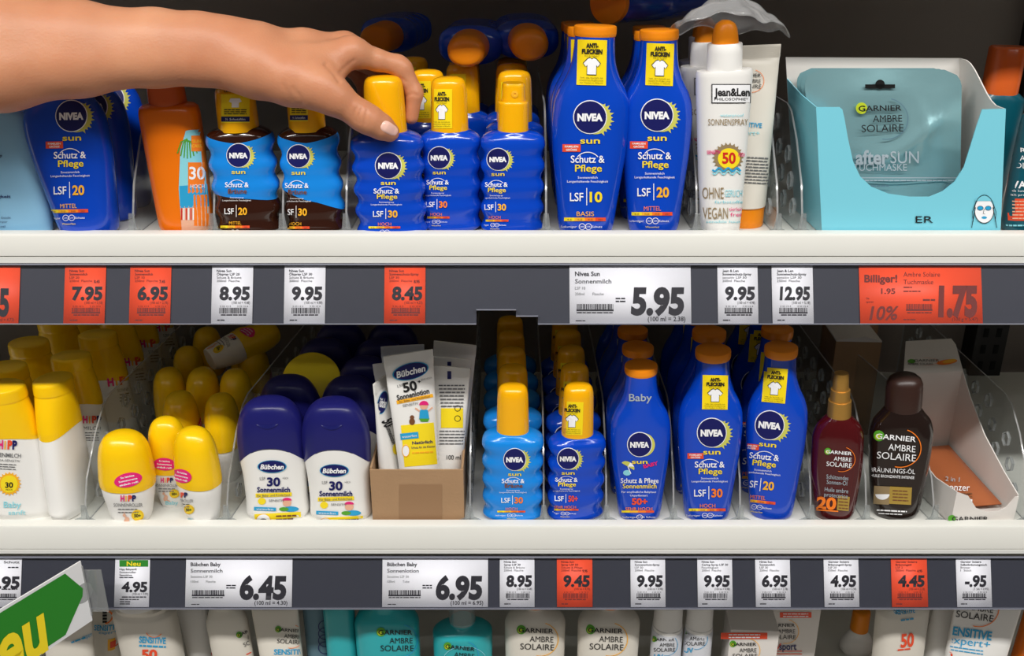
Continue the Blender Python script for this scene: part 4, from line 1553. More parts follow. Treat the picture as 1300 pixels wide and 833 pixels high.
def make_hipp(loc, W, H, label, paint, rot):
    root = thing('sun_milk_bottle', label, 'sunscreen bottle', loc, rot, hipp_grp)
    a, zc = W / 2, .655 * H
    b = .52 * a
    pr = Prof([(0, .92 * a, b * .9, 2.3), (.008, 1.0 * a, b, 2.4), (.2 * H, .985 * a, b, 2.4), (.4 * H, .94 * a, b, 2.35), (.6 * H, .88 * a, b, 2.25), (.66 * H, .86 * a, b, 2.2), (.7 * H, .8 * a, b * .95, 2.2)])
    mb = MB()
    mb.loft(pr, 'white_plastic', nz=24, N=44)
    if paint:
        paint(Dec(mb, frame(loc, rot), pr.surf))
    mb.build('bottle_body', root)
    cp = Prof([(zc, .88 * a, b * 1.04, 2.2), (zc + .1 * H, .82 * a, b * 1.05, 2.15), (.88 * H, .70 * a, b * 1.06, 2.05), (.905 * H, .675 * a, b * 1.05, 2.0), (.912 * H, .70 * a, b * 1.08, 2.0), (.975 * H, .69 * a, b * 1.07, 2.0), (.992 * H, .67 * a, b * 1.04, 2.0), (H, .60 * a, b * .95, 2.0)])
    mb = MB()
    mb.loft(cp, 'bright_yellow_cap', nz=40, N=44, zf=lambda z, c, q, aa: -.008 * c * c * max(0, 1 - (z - zc) / .02))
    mb.build('flip_cap', root)
    return root


def hipp_print(D):
    hipp_word(D, 10, 564, 24, 11, 2)
    D.text('SONNENMILCH', 4, 577, 46, 5.4, 'grey_print', rot=3, bold=.01)
    D.text('ULTRA-SENSITIV', 8, 584, 36, 3, 'grey_print', rot=3)
    for k in range(3):
        D.greek(8, 589 + 3 * k, 26, 1, 'grey_print', rot=3)
    D.disc(12, 614, 13, 13, 'amber_print', 1)
    for k in range(20):
        t = R(18 * k)
        D.poly([(12 + 13 * math.cos(t - .1), 614 + 13 * math.sin(t - .1)), (12 + 15.5 * math.cos(t), 614 + 15.5 * math.sin(t)), (12 + 13 * math.cos(t + .1), 614 + 13 * math.sin(t + .1))], 'amber_print', 1)
    D.disc(12, 614, 11, 11, 'yellow_print', 2)
    D.text('30', 12, 615, 10, 7, 'black_print', bold=.03, lay=3)
    D.text('HOCH', 12, 621, 8, 2.4, 'black_print', lay=3)
    D.text('Baby', 16, 640, 22, 8, 'pale_cyan', bold=.01)
    D.text('sanft', 22, 650, 22, 6, 'pale_cyan')


loc, H, W = stand(34, .036, 'L', 489, -8, 74, 640)
hp = make_hipp(loc, .070, H, 'white sun milk bottle with flat yellow cap and sun print at the left edge', hipp_print, (0, R(.5), R(6)))
Wh, Hh = .070, H
loc2 = straight(93, .046, 'L')
make_hipp(loc2, .066, H, 'white sun milk bottle with yellow cap turned narrow side out beside the divider', None, (0, R(3.0), R(84)))


def hipp_print2(D):
    hipp_word(D, 117, 532, 24, 9)
    D.text('MILCH', 117, 543, 22, 4.5, 'grey_print')
    for k in range(4):
        D.greek(117, 549 + 3.2 * k, 18, 1.2, 'grey_print')


hb3 = make_hipp(straight(112, .112, 'L'), .060, H, 'yellow capped sun milk bottle seen through the divider, second from the divider front', hipp_print2, (0, R(2), R(14)))


def hipp_print3(D):
    hipp_word(D, 152, 483, 32, 10, -8)
    D.text('SONNENMILCH', 164, 493, 30, 4.5, 'grey_print', rot=-10)
    for k in range(3):
        D.greek(163, 499 + 4 * k, 22, 1.4, 'grey_print', rot=-10)


hb4 = make_hipp(straight(146, .175, 'L'), .062, H, 'yellow capped sun milk bottle third along the perforated divider', hipp_print3, (0, R(1), R(10)))
for k, (px, bk, lb, rz) in enumerate(((40, .084, 'yellow capped sun milk bottle right behind the front left one', 4), (66, .152, 'yellow capped sun milk bottle third back at the left', 0),
                                      (98, .226, 'yellow capped sun milk bottle fourth back at the left, dim', 6), (170, .232, 'yellow capped sun milk bottle fourth along the perforated divider', 5),
                                      (125, .290, 'yellow capped sun milk bottle fifth back at the left, in the dark', 0), (190, .290, 'yellow capped sun milk bottle fifth along the perforated divider', 0),
                                      (208, .345, 'yellow capped sun milk bottle rearmost along the perforated divider', 0))):
    repeat(hp if k < 3 else hb4, straight(px, bk, 'L'), lb, rot=(0, 0, R(rz)), scale=(.92, .92, 1))

# yellow roll-ons -------------------------------------------------------------------
roll_grp = 'white roll-on bottles with domed yellow caps'


def make_roller(loc, W, H, label, paint, sticker, rot):
    root = thing('roll_on_bottle', label, 'roll-on bottle', loc, rot, roll_grp)
    a, zc = W / 2, .415 * H
    q = .80
    pr = Prof([(0, .66 * a, .66 * q * a, 2.2), (.004, .72 * a, .72 * q * a, 2.2), (.2 * H, .84 * a, .84 * q * a, 2.2), (.38 * H, .945 * a, .945 * q * a, 2.2), (.44 * H, .95 * a, .95 * q * a, 2.2)])
    mb = MB()
    mb.loft(pr, 'white_plastic', nz=20, N=40)
    if paint:
        paint(Dec(mb, frame(loc, rot), pr.surf))
    mb.build('bottle_body', root)
    k = [(zc, .985 * a, .985 * q * a, 2.2), (zc + .006, a, a * q, 2.2), (.55 * H, .985 * a, .985 * q * a, 2.2), (.7 * H, .945 * a, .945 * q * a, 2.2), (.82 * H, .875 * a, .88 * q * a, 2.15), (.91 * H, .74 * a, .76 * q * a, 2.1), (.965 * H, .55 * a, .58 * q * a, 2.1), (.992 * H, .30 * a, .34 * q * a, 2), (H, .06 * a, .06 * q * a, 2)]
    cp = Prof(k)
    mb = MB()
    mb.loft(cp, 'bright_yellow_cap', nz=44, N=40)
    mb.build('domed_cap', root)
    if sticker:
        mb = MB()
        sticker(Dec(mb, frame(loc, rot), cp.surf, .0005))
        mb.build('care_sticker', root)['label'] = 'pink oval sticker'
    return root


def pink_oval(cx, cy, rx, ry, rot):
    def f(D):
        D.disc(cx, cy, rx, ry, 'pink_print', 1, rot=rot)
        for k, t in enumerate(('5x leichte', 'Sonnencreme', 'einfach roll!')):
            p = D.rot([(cx, cy - ry * .5 + k * ry * .5)], cx, cy, rot)[0]
            D.text(t, p[0], p[1], rx * (1.0 if k == 0 else 1.35), ry * .26, 'white_print', rot=rot, bold=.03, lay=2)
    return f


def roller_print(cx, cy, s=1.0, rot=0):
    def f(D):
        hipp_word(D, cx, cy, 20 * s, 7.5 * s, rot)
        D.text('SONNENROLLER', cx, cy + 8.5 * s, 37 * s, 4.6 * s, 'grey_print', rot=rot)
        for k in range(2):
            D.greek(cx, cy + (14 + 4 * k) * s, 26 * s, 1.1, 'grey_print', rot=rot)
        x, y = cx + 12 * s, cy + 22 * s
        D.disc(x, y, 8 * s, 7 * s, 'yellow_print', 1)
        D.ring(x, y, 7 * s, 6 * s, .7, 'amber_print')
        D.text('50+', x, y, 8.5 * s, 4.2 * s, 'black_print', bold=.03, lay=3)
        x, y = cx - 2 * s, cy + 27 * s      # the little kangaroo
        D.disc(x, y + 2 * s, 3.2 * s, 5 * s, 'skin_print', 1, rot=20)
        D.disc(x - 3 * s, y - 5 * s, 2 * s, 1.8 * s, 'skin_print', 1)
        D.line([(x - 2 * s, y - 4 * s), (x, y)], 2.2 * s, 'skin_print', 1)
        D.line([(x + 2 * s, y + 5 * s), (x + 7 * s, y + 7 * s)], 1.4 * s, 'skin_print', 1)
        D.line([(x - 3 * s, y - 6.5 * s), (x - 3 * s, y - 9 * s)], 1.0 * s, 'skin_print', 1)
        D.text('Baby', cx + 8 * s, cy + 36 * s, 20 * s, 6 * s, 'pale_cyan', bold=.01)
    return f


loc, H, W = stand(168, .026, 'L', 548, 127.5, 196.5, 600)
ra = make_roller(loc, W, H, 'yellow roll-on with pink sticker standing in front right of the divider', roller_print(163, 632), pink_oval(163, 609, 18, 9, -12), (0, R(2.5), R(2)))
Wr, Hr = W, H
loc, H, W = stand(223, .055, 'L', 530, 189.5, 240, 580)
make_roller(loc, W, H, 'yellow roll-on with pink sticker standing between and behind the two front ones', roller_print(212, 609, .8), pink_oval(209, 589, 14, 8, 4), (0, R(1), R(4)))
loc, H, W = stand(258.5, .026, 'L', 543, 224.5, 284.5, 600)
make_roller(loc, W, H, 'yellow roll-on standing in front left of the navy capped bottles', roller_print(230, 628, .85), pink_oval(231, 604, 13, 8.5, 14), (0, R(1), R(-22)))
for k, (px, bk, lb) in enumerate(((240, .118, 'yellow roll-on second row behind the middle front one'), (291, .112, 'yellow roll-on second row beside the right divider'), (226, .182, 'yellow roll-on third row at the left'),
                                  (267, .182, 'yellow roll-on third row in the middle'), (308, .178, 'yellow roll-on third row at the right divider'), (249, .246, 'yellow roll-on fourth row, left one'),
                                  (330, .246, 'yellow roll-on fourth row, right one'), (272, .310, 'yellow roll-on rear row, left one in the dark'), (318, .310, 'yellow roll-on rear row, right one in the dark'))):
    repeat(ra, straight(px, bk, 'L'), lb, rot=(0, 0, R(84 + 5 * (k % 3))), scale=(.9, .84, 1.0))
# one roll-on lying on top, white end to the front
p = at(303, 452, LYY + .24)
lyr = repeat(ra, (p.x - .030, p.y - .02, p.z + .004), 'white roll-on bottle lying across the others, its pale base showing', rot=(R(-80), 0, R(-52)), scale=(.84, .84, .9))

# navy capped bottles ------------------------------------------------------------------
bub_grp = 'white sun milk bottles with navy caps'


def bub_oval(D, cx, cy, rx, ry, rot=0):
    D.disc(cx, cy, rx, ry, 'navy_print', 1, rot=rot)
    D.ring(cx, cy, rx, ry, rx * .06, 'cyan_print', rot=rot)
    D.text('Bübchen', cx, cy, rx * 1.62, ry * .78, 'white_print', rot=rot, bold=.03, shear=.2, lay=3)


def make_bub(loc, W, H, label, paint, rot):
    root = thing('sun_milk_bottle', label, 'sunscreen bottle', loc, rot, bub_grp)
    a = W / 2
    zc = .565 * H
    b = .56 * a
    pr = Prof([(0, .88 * a, .9 * b, 2.5), (.006, .93 * a, b, 2.6), (.15 * H, .91 * a, b, 2.5), (.32 * H, .92 * a, b, 2.4), (.5 * H, .975 * a, b, 2.3), (.62 * H, a, b * 1.0, 2.3), (.72 * H, .96 * a, b * .97, 2.3)])
    mb = MB()
    mb.loft(pr, 'white_plastic', nz=30, N=48)
    if paint:
        paint(Dec(mb, frame(loc, rot), pr.surf))
    mb.build('bottle_body', root)
    cp = Prof([(zc - .03, .975 * a, 1.0 * b, 2.3), (zc, .995 * a, 1.02 * b, 2.3), (.64 * H, 1.01 * a, 1.03 * b, 2.3), (.74 * H, .985 * a, 1.02 * b, 2.3), (.84 * H, .90 * a, .98 * b, 2.25), (.92 * H, .76 * a, .90 * b, 2.2), (.97 * H, .58 * a, .78 * b, 2.2), (.993 * H, .36 * a, .55 * b, 2.1), (H, .12 * a, .2 * b, 2)])
    z0 = zc + .012
    mb = MB()
    mb.loft(cp, 'navy_cap', z0=z0, nz=44, N=48, zf=lambda z, c, q, aa: -.024 * c * c * max(0, 1 - (z - z0) / .045), cap0=True)
    # thumb notch under the flip lid
    n = 15
    P, F = [], []
    for i in range(n + 1):
        t = -1 + 2 * i / n
        x = t * .30 * a
        for e, w in ((0, 1), (1, 0.0)):
            zz = .855 * H - .035 * H * (1 - t * t) * (1 - .0) + (.030 * H * (1 - t * t)) * e
            P.append((x, float(cp.surf(x, zz)) - .0008 * (1 if e == 0 else .4), zz))
    for i in range(n):
        F.append((2 * i, 2 * i + 2, 2 * i + 3, 2 * i + 1))
    mb.add(P, F, 'navy_print')
    mb.build('flip_cap', root)
    return root


def bub_print(cx, cy):
    def f(D):
        bub_oval(D, cx, cy, 18.5, 8)
        D.text('LSF', cx - 12, cy + 15, 7, 4, 'grey_print')
        D.text('30', cx + 2, cy + 19, 17, 11, 'navy_print', bold=.035)
        D.text('HOCH', cx + 17, cy + 14.5, 7, 2.6, 'grey_print')
        D.text('Sonnenmilch', cx + 2, cy + 29, 42, 6.6, 'navy_print', bold=.03)
        D.rect(cx - 21, cy + 33.5, cx + 25, cy + 38.5, 'yellow_print', 1, -2)
        D.text('Für Baby- und Kinderhaut', cx + 2, cy + 36, 42, 3, 'grey_print', rot=-2, lay=3)
        D.disc(cx - 13, cy + 44, 5, 4.4, 'yellow_print', 1)
        D.text('SENSITIV', cx + 6, cy + 43, 20, 3, 'grey_print')
        D.rect(cx - 23, cy + 51.5, cx + 5, cy + 56, 'cyan_print', 2, 2)
        D.text('wasserfest', cx - 9, cy + 53.7, 22, 2.6, 'white_print', rot=2, lay=3)
        D.rect(cx - 22, cy + 59, cx + 37, cy + 79, 'yellow_print', 1, -3)
        D.rect(cx - 22, cy + 64, cx + 33, cy + 79.5, 'yellow_print', 1)
        D.disc(cx - 11, cy + 68, 9.5, 8, 'white_print', 2)
        D.ring(cx - 11, cy + 68, 9.5, 8, .9, 'amber_print')
        D.disc(cx - 11, cy + 68, 4.5, 2.2, 'black_print', 3)
        for k in range(4):
            D.greek(cx + 18, cy + 62.5 + 4.3 * k, 26, 1.9, 'brown_print', rot=-2)
        x, y = cx + 19, cy + 46             # a lying child with a cap
        D.disc(x, y, 5.5, 5, 'skin_print', 1)
        D.disc(x, y - 3, 6, 3.6, 'pink_print', 2, a0=0, a1=180)
        D.disc(x + 5, y + 8, 10, 3.4, 'cyan_print', 1)
        D.disc(x - 4, y + 8, 6, 2.6, 'green_print', 2)
    return f


loc, H, W = stand(354, .036, 'L', 497, 305.5, 392, 575)
H = H - .006
b1 = make_bub(loc, W, H * .985, 'white sun milk bottle with navy cap, left of the front pair', bub_print(345.5, 592), (0, R(.8), R(4)))
l1 = loc
loc, H2, W2 = stand(434, .034, 'L', 523, 387.5, 473, 575)
b2 = make_bub(loc, W2, H * .985, 'white sun milk bottle with navy cap, right of the front pair beside the cardboard box', bub_print(424.5, 597), (0, 0, R(1)))
l2 = loc
for k in range(4):
    dy = .052 * (k + 1)
    if k != 1:
        repeat(b1, behind(l1, dy, .010 * (k + 1)), ('second', '', 'third', 'fourth')[k] + ' navy capped bottle in the left navy row', rot=(0, 0, 0), scale=(.97, 1, 1))
    repeat(b2, behind(l2, dy, .009 * (k + 1)), ORD[k] + ' navy capped bottle in the right navy row', rot=(0, 0, 0), scale=(.97, 1, 1))
# round tin with a yellow lid lying on the navy rows
p = at(395, 478, LYY + .135)
root = thing('round_tin', 'round tin with yellow lid tipped between the navy capped bottles', 'tin', (p.x, p.y + .005, p.z - .012), (R(52), R(4), R(6)))
mb = MB()
mb.cyl(0, 0, .031, -.012, .010, 'navy_cap', 40)
mb.build('tin_body', root)
mb = MB()
mb.cyl(0, 0, .0325, .010, .021, 'sticker_yellow', 40, .002)
mb.build('tin_lid', root)

# kraft box with tubes -------------------------------------------------------------------
Yf = LYY + .016
O = Vector((at(531, 667, Yf).x, Yf, ZL))
xa, xb, zt = at(472, 640, Yf).x - O.x, at(589, 640, Yf).x - O.x, at(531, 597, Yf).z - ZL
kb = thing('cardboard_box', 'brown cardboard box open at the top with sun lotion tubes in it', 'box', O)
mb = MB()
mb.box(xa, xb, 0, .0022, 0, zt, 'kraft')
D = Dec(mb, frame(O), lambda x, z: np.zeros_like(x))
D.rect(507, 615, 561, 665, 'kraft_tape', 0, 0, 2, 2)
mb.build('front_panel', kb)
DK = .080
for x0, x1 in ((xa, xa + .0022), (xb - .0022, xb)):
    mb = MB()
    mb.box(x0, x1, .0022, DK, 0, zt + .002, 'kraft')
    mb.build('side_panel', kb)
mb = MB()
mb.box(xa, xb, DK, DK + .0022, 0, zt + .004, 'kraft')
mb.build('back_panel', kb)
mb = MB()
mb.box(xa + .0022, xb - .0022, .0022, DK, 0, .0018, 'kraft')
mb.build('bottom_panel', kb)


def tube_front(D):
    bub_oval(D, 521, 471, 23.5, 10.5, -14)
    D.text('LSF', 508, 489, 8, 3.5, 'grey_print', rot=-12)
    D.text('50', 520, 490, 18, 12, 'black_print', rot=-12, bold=.035)
    D.text('+', 532, 484, 4, 4, 'black_print', bold=.04)
    D.text('SEHR HOCH', 541, 480.5, 14, 2.4, 'grey_print', rot=-12)
    D.text('Sonnenlotion', 524, 500, 42, 7, 'black_print', rot=-13, bold=.025)
    D.rect(503, 504, 550, 508.5, 'amber_print', 1, -11)
    D.text('Für Baby- und Kinderhaut', 526, 506, 40, 2.6, 'brown_print', rot=-11, lay=3)
    D.text('SENSITIV', 521, 513, 20, 3.6, 'grey_print', rot=-10)
    D.disc(538, 514, 6, 5.5, 'pink_print', 2, a0=0, a1=180)            # the little girl
    D.disc(538, 515, 5, 5, 'skin_print', 1)
    D.poly([(533, 520), (543, 520), (545, 532), (532, 532)], 'cyan_print', 1)
    D.line([(533, 522), (527, 518)], 2, 'skin_print', 1)
    D.line([(543, 522), (549, 517)], 2, 'skin_print', 1)
    D.poly([(532, 531), (545, 531), (543, 535), (534, 535)], 'green_print', 2)
    D.disc(523, 535, 3.6, 4.5, 'brown_print', 1)
    D.disc(523, 529.5, 2.8, 2.6, 'brown_print', 1)
    D.rect(511, 538, 553, 591, 'yellow_print', 0, -5, 10, 8)
    D.rect(508, 549, 531, 557, 'cyan_print', 2, -6)
    D.text('wasserfest', 519.5, 553, 19, 3.2, 'white_print', rot=-6, lay=3)
    D.text('Natürlich', 536, 561, 26, 4, 'navy_print', rot=-4, bold=.02)
    D.text('Schutz für die Kleinen', 537, 567, 30, 3, 'navy_print', rot=-4)
    D.greek(537, 574, 28, 2, 'amber_print', rot=-3)
    D.disc(515, 572, 5, 8, 'white_print', 1)
    D.ring(515, 572, 5, 8, .8, 'amber_print')


def tube_back(dx, dy):
    def f(D):
        D.rect(568 + dx, 469 + dy, 573 + dx, 479 + dy, 'navy_print', 1)
        for k in range(7):
            D.greek(574 + dx, 487 + 4.4 * k + dy, 34 - k, 1.7, 'grey_print')
        D.rect(560 + dx, 516 + dy, 588 + dx, 541 + dy, 'yellow_print', 1)
        D.ring(581 + dx, 516 + dy, 4, 4, .8, 'black_print')
        D.ring(581 + dx, 529 + dy, 4, 4, .8, 'black_print')
        for k in range(5):
            D.greek(574 + dx, 545 + 4 * k + dy, 32, 1.4, 'grey_print')
        D.text('100 ml', 576 + dx, 578 + dy, 18, 6, 'black_print')
    return f


def tube_side(D):
    bub_oval(D, 485, 511, 6, 15, 12)
    D.text('50', 493, 536, 9, 14, 'black_print', rot=64, bold=.03)
    D.text('Sonnenlotion', 496, 552, 24, 6, 'black_print', rot=70, bold=.02)
    D.disc(502, 570, 4, 7, 'yellow_print', 1)


tube_grp = 'sun lotion tubes in the cardboard box'
TB = ZL + .0036
yb = Yf + .036
make_tube('cosmetic_tube', 'white tube with blue oval and 50 facing out, at the front of the cardboard box', (xat(537, yb - .010, TB), yb - .010, TB), (0, R(-2.8), R(16)), .051, at(522, 450, yb - .01).z - TB + .003, 'white_plastic', tube_front, 'navy_cap', .020, tube_grp, thick=.026)
make_tube('cosmetic_tube', 'white tube turned sideways at the left end of the cardboard box', (xat(499, yb - .004, TB), yb - .004, TB), (R(-1), R(-1.5), R(66)), .035, at(480, 476, yb).z - TB, 'white_plastic', tube_side, 'navy_cap', .018, tube_grp, thick=.022)
make_tube('cosmetic_tube', 'white tube tucked behind the front one with only its left edge showing', (xat(517, yb + .016, TB), yb + .016, TB), (0, R(-3.5), R(8)), .040, at(497, 457, yb + .02).z - TB, 'white_plastic',
          lambda D: bub_oval(D, 494, 486, 7, 9, -10), 'navy_cap', .02, tube_grp, thick=.020)
make_tube('cosmetic_tube', 'white tube with its printed back showing, front right of the cardboard box', (xat(566, yb + .008, TB), yb + .008, TB), (0, R(3), R(-4)), .043, at(578, 469, yb).z - TB, 'white_plastic', tube_back(0, 2), 'navy_cap', .02, tube_grp, thick=.024)
make_tube('cosmetic_tube', 'white tube with a blue mark just behind the printed back', (xat(566, yb + .024, TB), yb + .024, TB), (0, R(3), R(-3)), .045, at(578, 453, yb + .026).z - TB, 'white_plastic',
          lambda D: D.rect(568, 459, 573, 468, 'navy_print', 1), 'navy_cap', .02, tube_grp, thick=.014)
make_tube('cosmetic_tube', 'tallest tube at the back right of the cardboard box', (xat(567, yb + .037, TB), yb + .037, TB), (0, R(4.5), R(-6)), .046, at(578, 433, yb + .04).z - TB, 'white_plastic', None, 'navy_cap', .02, tube_grp, thick=.012)
make_tube('cosmetic_tube', 'pale tube at the back left of the cardboard box', (xat(519, yb + .036, TB), yb + .036, TB), (0, R(0), R(8)), .046, at(530, 437, yb + .04).z - TB, 'metal_white', None, 'navy_cap', .02, tube_grp, thick=.012)

# blue sprays in rows ---------------------------------------------------------------------
loc, H, W = stand(651, .032, 'L', 488, 612, 690, 590)
hbx = at(0, 545, LYY + .032).z - ZL
sprA = make_spray(loc, W, H, hbx, 'light blue spray bottle with plain amber cap, front of its row', 'light blue spray bottles in a row',
                  lambda D: nivea(D, 653.5, 583, 14.5, .67, .51, '30', 'orange_print', 'HOCH', 'orange_print', kind='braeune', tagline=False), None, (0, 0, R(-3)), mat='light_blue', capw=.52)
for k in range(4):
    repeat(sprA, behind(loc, .047 * (k + 1), -.001 * k), ORD[k] + ' light blue spray bottle in the row behind the front one')
loc, H, W = stand(730, .032, 'L', 487, 695, 768, 590)
hbx = at(0, 549, LYY + .032).z - ZL
sprB = make_spray(loc, W, H, hbx, 'dark blue spray bottle with yellow shirt sticker on its cap, lower shelf', 'dark blue spray bottles in the lower row',
                  lambda D: nivea(D, 721, 582, 14, .66, .50, '50+', 'red_print', 'SEHR HOCH', 'orange_print', tagline=False, plus=True),
                  lambda D: flecken(D, 712, 510, 740, 552, 2), (0, 0, R(10)), capw=.55)
for k in range(4):
    repeat(sprB, behind(loc, .048 * (k + 1), -.001 * (k + 1)), ORD[k] + ' dark blue spray bottle in the row behind the stickered one')


# blue bottle marked Baby
def baby_print(D):
    D.text('Baby', 813, 504, 29, 9.5, 'pale_print', bold=.01)
    D.disc(816, 564.5, 15.5, 15, 'sun_print', 0)
    D.disc(812, 564, 16, 16, 'white_print', 1)
    D.disc(812, 564, 15, 15, 'navy_print', 2)
    D.text('NIVEA', 812, 564, 24, 7, 'white_print', bold=.05, lay=3)
    D.text('sun', 812, 585.5, 20, 5.5, 'yellow_print', bold=.015)
    D.text('BABY', 826, 589.5, 19, 4.5, 'pink_print', rot=-14, bold=.04)
    D.disc(797, 592, 9, 6, 'sun_print', 1, a0=0, a1=180, rot=30)
    D.disc(797, 592, 9, 6, 'white_print', 2, a0=40, a1=90, rot=30)
    D.line([(797, 592), (801, 601)], 1, 'white_print')
    D.disc(796, 600, 5, 3.5, 'pale_cyan', 1)
    D.text('Schutz & Pflege', 812, 609.5, 48, 6.4, 'white_print', bold=.012)
    D.text('Sonnenmilch', 812, 616.5, 43, 6, 'yellow_print', bold=.012)
    D.text('Für empfindliche Babyhaut', 811, 624, 44, 2.6, 'white_print')
    D.text('Unparfümiert', 811, 628.5, 22, 2.6, 'white_print')
    D.text('50+', 812, 636, 20, 8, 'red_print', bold=.04)
    D.text('SEHR HOCH', 811, 645.5, 34, 4, 'orange_print', bold=.01)
    for k, m in enumerate(('yellow_print', 'amber_print', 'orange_print', 'red_print')):
        D.rect(789 + 10.3 * k, 647.8, 799.3 + 10.3 * k, 650.6, m, 1)
    D.text('Sofortiger UVA Schutz', 811, 656, 42, 2.6, 'white_print')
    D.ring(812, 656, 4, 3, .7, 'white_print')
    D.text('Wasserfest', 811, 662, 20, 2.4, 'yellow_print')


loc, H, W = stand(811.5, .032, 'L', 463, 774.5, 851, 580)
lb = make_milk(loc, W * .985, H, 'blue lotion bottle with the word Baby on its neck', 'blue baby lotion bottles in a row', baby_print, None, (0, R(-2.2), R(-3)))
for k in range(4):
    repeat(lb, behind(loc, .048 * (k + 1), -.004), ORD[k] + ' blue lotion bottle in the row behind the one marked Baby', rot=(0, 0, 0))
loc, H, W = stand(896.5, .032, 'L', 443, 856, 940, 560)
l30 = make_milk(loc, W * .96, H, 'blue lotion bottle marked 30 with yellow shirt sticker, lower shelf', 'blue lotion bottles marked 30 in a row',
                lambda D: nivea(D, 903.5, 549, 19, .88, .755, '30', 'orange_print', 'HOCH', 'orange_print'), lambda D: flecken(D, 891.5, 476, 924, 519.5, 1), (0, R(-2.2), R(-3)))
for k in range(3):
    repeat(l30, behind(loc, .049 * (k + 1), -.002), ORD[k] + ' blue lotion bottle in the row behind the lower one marked 30', rot=(0, 0, 0))
loc, H, W = stand(978.5, .034, 'L', 440, 940, 1021, 560)
l20 = make_milk(loc, W * .93, H, 'blue lotion bottle marked 20 leaning right, lower shelf', 'blue lotion bottles marked 20 in a row',
                lambda D: nivea(D, 977, 539.5, 19, .88, .755, '20', 'amber_print', 'MITTEL', 'orange_print', rot=6), lambda D: flecken(D, 968.5, 467, 998.5, 511, 5), (0, R(-2.6), R(-8)))
for k in range(3):
    repeat(l20, behind(loc, .050 * (k + 1), 0), ORD[k] + ' blue lotion bottle in the row behind the leaning one marked 20', rot=(0, 0, 0))

# dark red oil spray -------------------------------------------------------------------------
loc, H, W = stand(1058, .030, 'L', 474, 1030, 1095, 590)
rt = (0, R(-4.2), R(-8))
root = thing('oil_spray_bottle', 'dark red oil spray bottle with gold pump and orange 20', 'sunscreen bottle', loc, rt)
a = W / 2 * .98
hb = at(0, 527, LYY + .03).z - ZL
pr = Prof([(0, .70 * a, .5 * a, 2.2), (.006, .78 * a, .58 * a, 2.3), (.2 * hb, .88 * a, .62 * a, 2.3), (.55 * hb, .99 * a, .64 * a, 2.3), (.78 * hb, .98 * a, .63 * a, 2.2), (.9 * hb, .84 * a, .58 * a, 2.1), (.97 * hb, .58 * a, .5 * a, 2), (hb, .44 * a, .44 * a, 2)])
mb = MB()
mb.loft(pr, 'red_oil', nz=36, N=44)
D = Dec(mb, frame(loc, rt), pr.surf)
garnier(D, 1064, 583, 35, 'white_print', 'orange_print', 5)
for k, (t, w) in enumerate((('Schützendes', 28), ('Sonnen-Öl', 26), ('Huile ambre', 30), ('protectrice', 30))):
    D.text(t, 1063 - k * .6, 605.5 + 6.6 * k + (3 if k > 1 else 0), w, 5.6, 'pale_print', rot=5)
D.text('20', 1049, 638, 25, 15, 'orange_print', rot=4, bold=.04)
D.rect(1036, 647, 1064, 648.6, 'orange_print', 2, 4)
D.rect(1063, 630, 1078, 648, 'gold_print', 1, 5)
for k in range(4):
    D.greek(1070.5, 633 + 4 * k, 12, 1.4, 'brown_print', rot=5)
mb.build('bottle_body', root)
mb = MB()
g = .43 * a
z0, dz = hb - .002, H - hb
mb.loft(Prof([(z0, g * 1.05, g * 1.05), (z0 + .40 * dz, g, g), (z0 + .405 * dz, g * .86, g * .86), (z0 + .66 * dz, g * .84, g * .84), (z0 + .665 * dz, g * .70, g * .70), (H - .002, g * .66, g * .66), (H, g * .6, g * .6)], True), 'gold_cap', nz=6, N=36)
mb.build('pump_head', root)

# dark brown oil bottle
loc, H, W = stand(1136, .034, 'L', 473, 1101, 1180, 590)
rt = (0, R(-4.6), R(-6))
root = thing('oil_bottle', 'black brown tanning oil bottle with ribbed brown cap', 'sunscreen bottle', loc, rt)
a = W / 2 * .97
hb = at(0, 517, LYY + .034).z - ZL
pr = Prof([(0, .68 * a, .46 * a, 2.2), (.006, .75 * a, .54 * a, 2.3), (.2 * hb, .84 * a, .56 * a, 2.3), (.6 * hb, .98 * a, .58 * a, 2.3), (.76 * hb, a, .58 * a, 2.3), (.88 * hb, .90 * a, .56 * a, 2.2), (.95 * hb, .70 * a, .52 * a, 2.1), (hb, .56 * a, .5 * a, 2)])
mb = MB()
mb.loft(pr, 'dark_brown', nz=36, N=44)
D = Dec(mb, frame(loc, rt), pr.surf)
garnier(D, 1136, 569, 54, 'white_print', 'orange_print', 5)
D.text('BRÄUNUNGS-ÖL', 1133, 597, 57, 6, 'white_print', rot=3)
D.text('HUILE BRONZANTE INTENSE', 1133, 604.5, 55, 3.6, 'white_print', rot=3, bold=.01)
D.rect(1109, 617, 1129, 640, 'tan_print', 1, 3)
D.disc(1120, 627, 9, 7, 'white_print', 2, a0=180, a1=360)
D.rect(1129, 618, 1157, 640, 'gold_print', 1, 3)
for k in range(4):
    D.greek(1143, 623 + 4 * k, 20, 1.4, 'brown_print', rot=3)
D.greek(1130, 648, 42, 1.8, 'white_print', rot=3)
D.greek(1130, 652, 30, 1.2, 'white_print', rot=3)
mb.build('bottle_body', root)
mb = MB()
g, z0, dz = .56 * a, hb - .001, H - hb
rr = []
for z, q in ((z0, .98), (z0 + .004, 1.0), (z0 + .62 * dz, 1.0), (z0 + .66 * dz, .97), (z0 + .72 * dz, .99), (z0 + .86 * dz, .86), (z0 + .95 * dz, .62), (H, .2)):
    rr.append([(g * q * (1 + (.014 if (j % 2 and z < z0 + .6 * dz) else 0)) * math.cos(2 * math.pi * j / 72), g * .92 * q * (1 + (.014 if (j % 2 and z < z0 + .6 * dz) else 0)) * math.sin(2 * math.pi * j / 72), z) for j in range(72)])
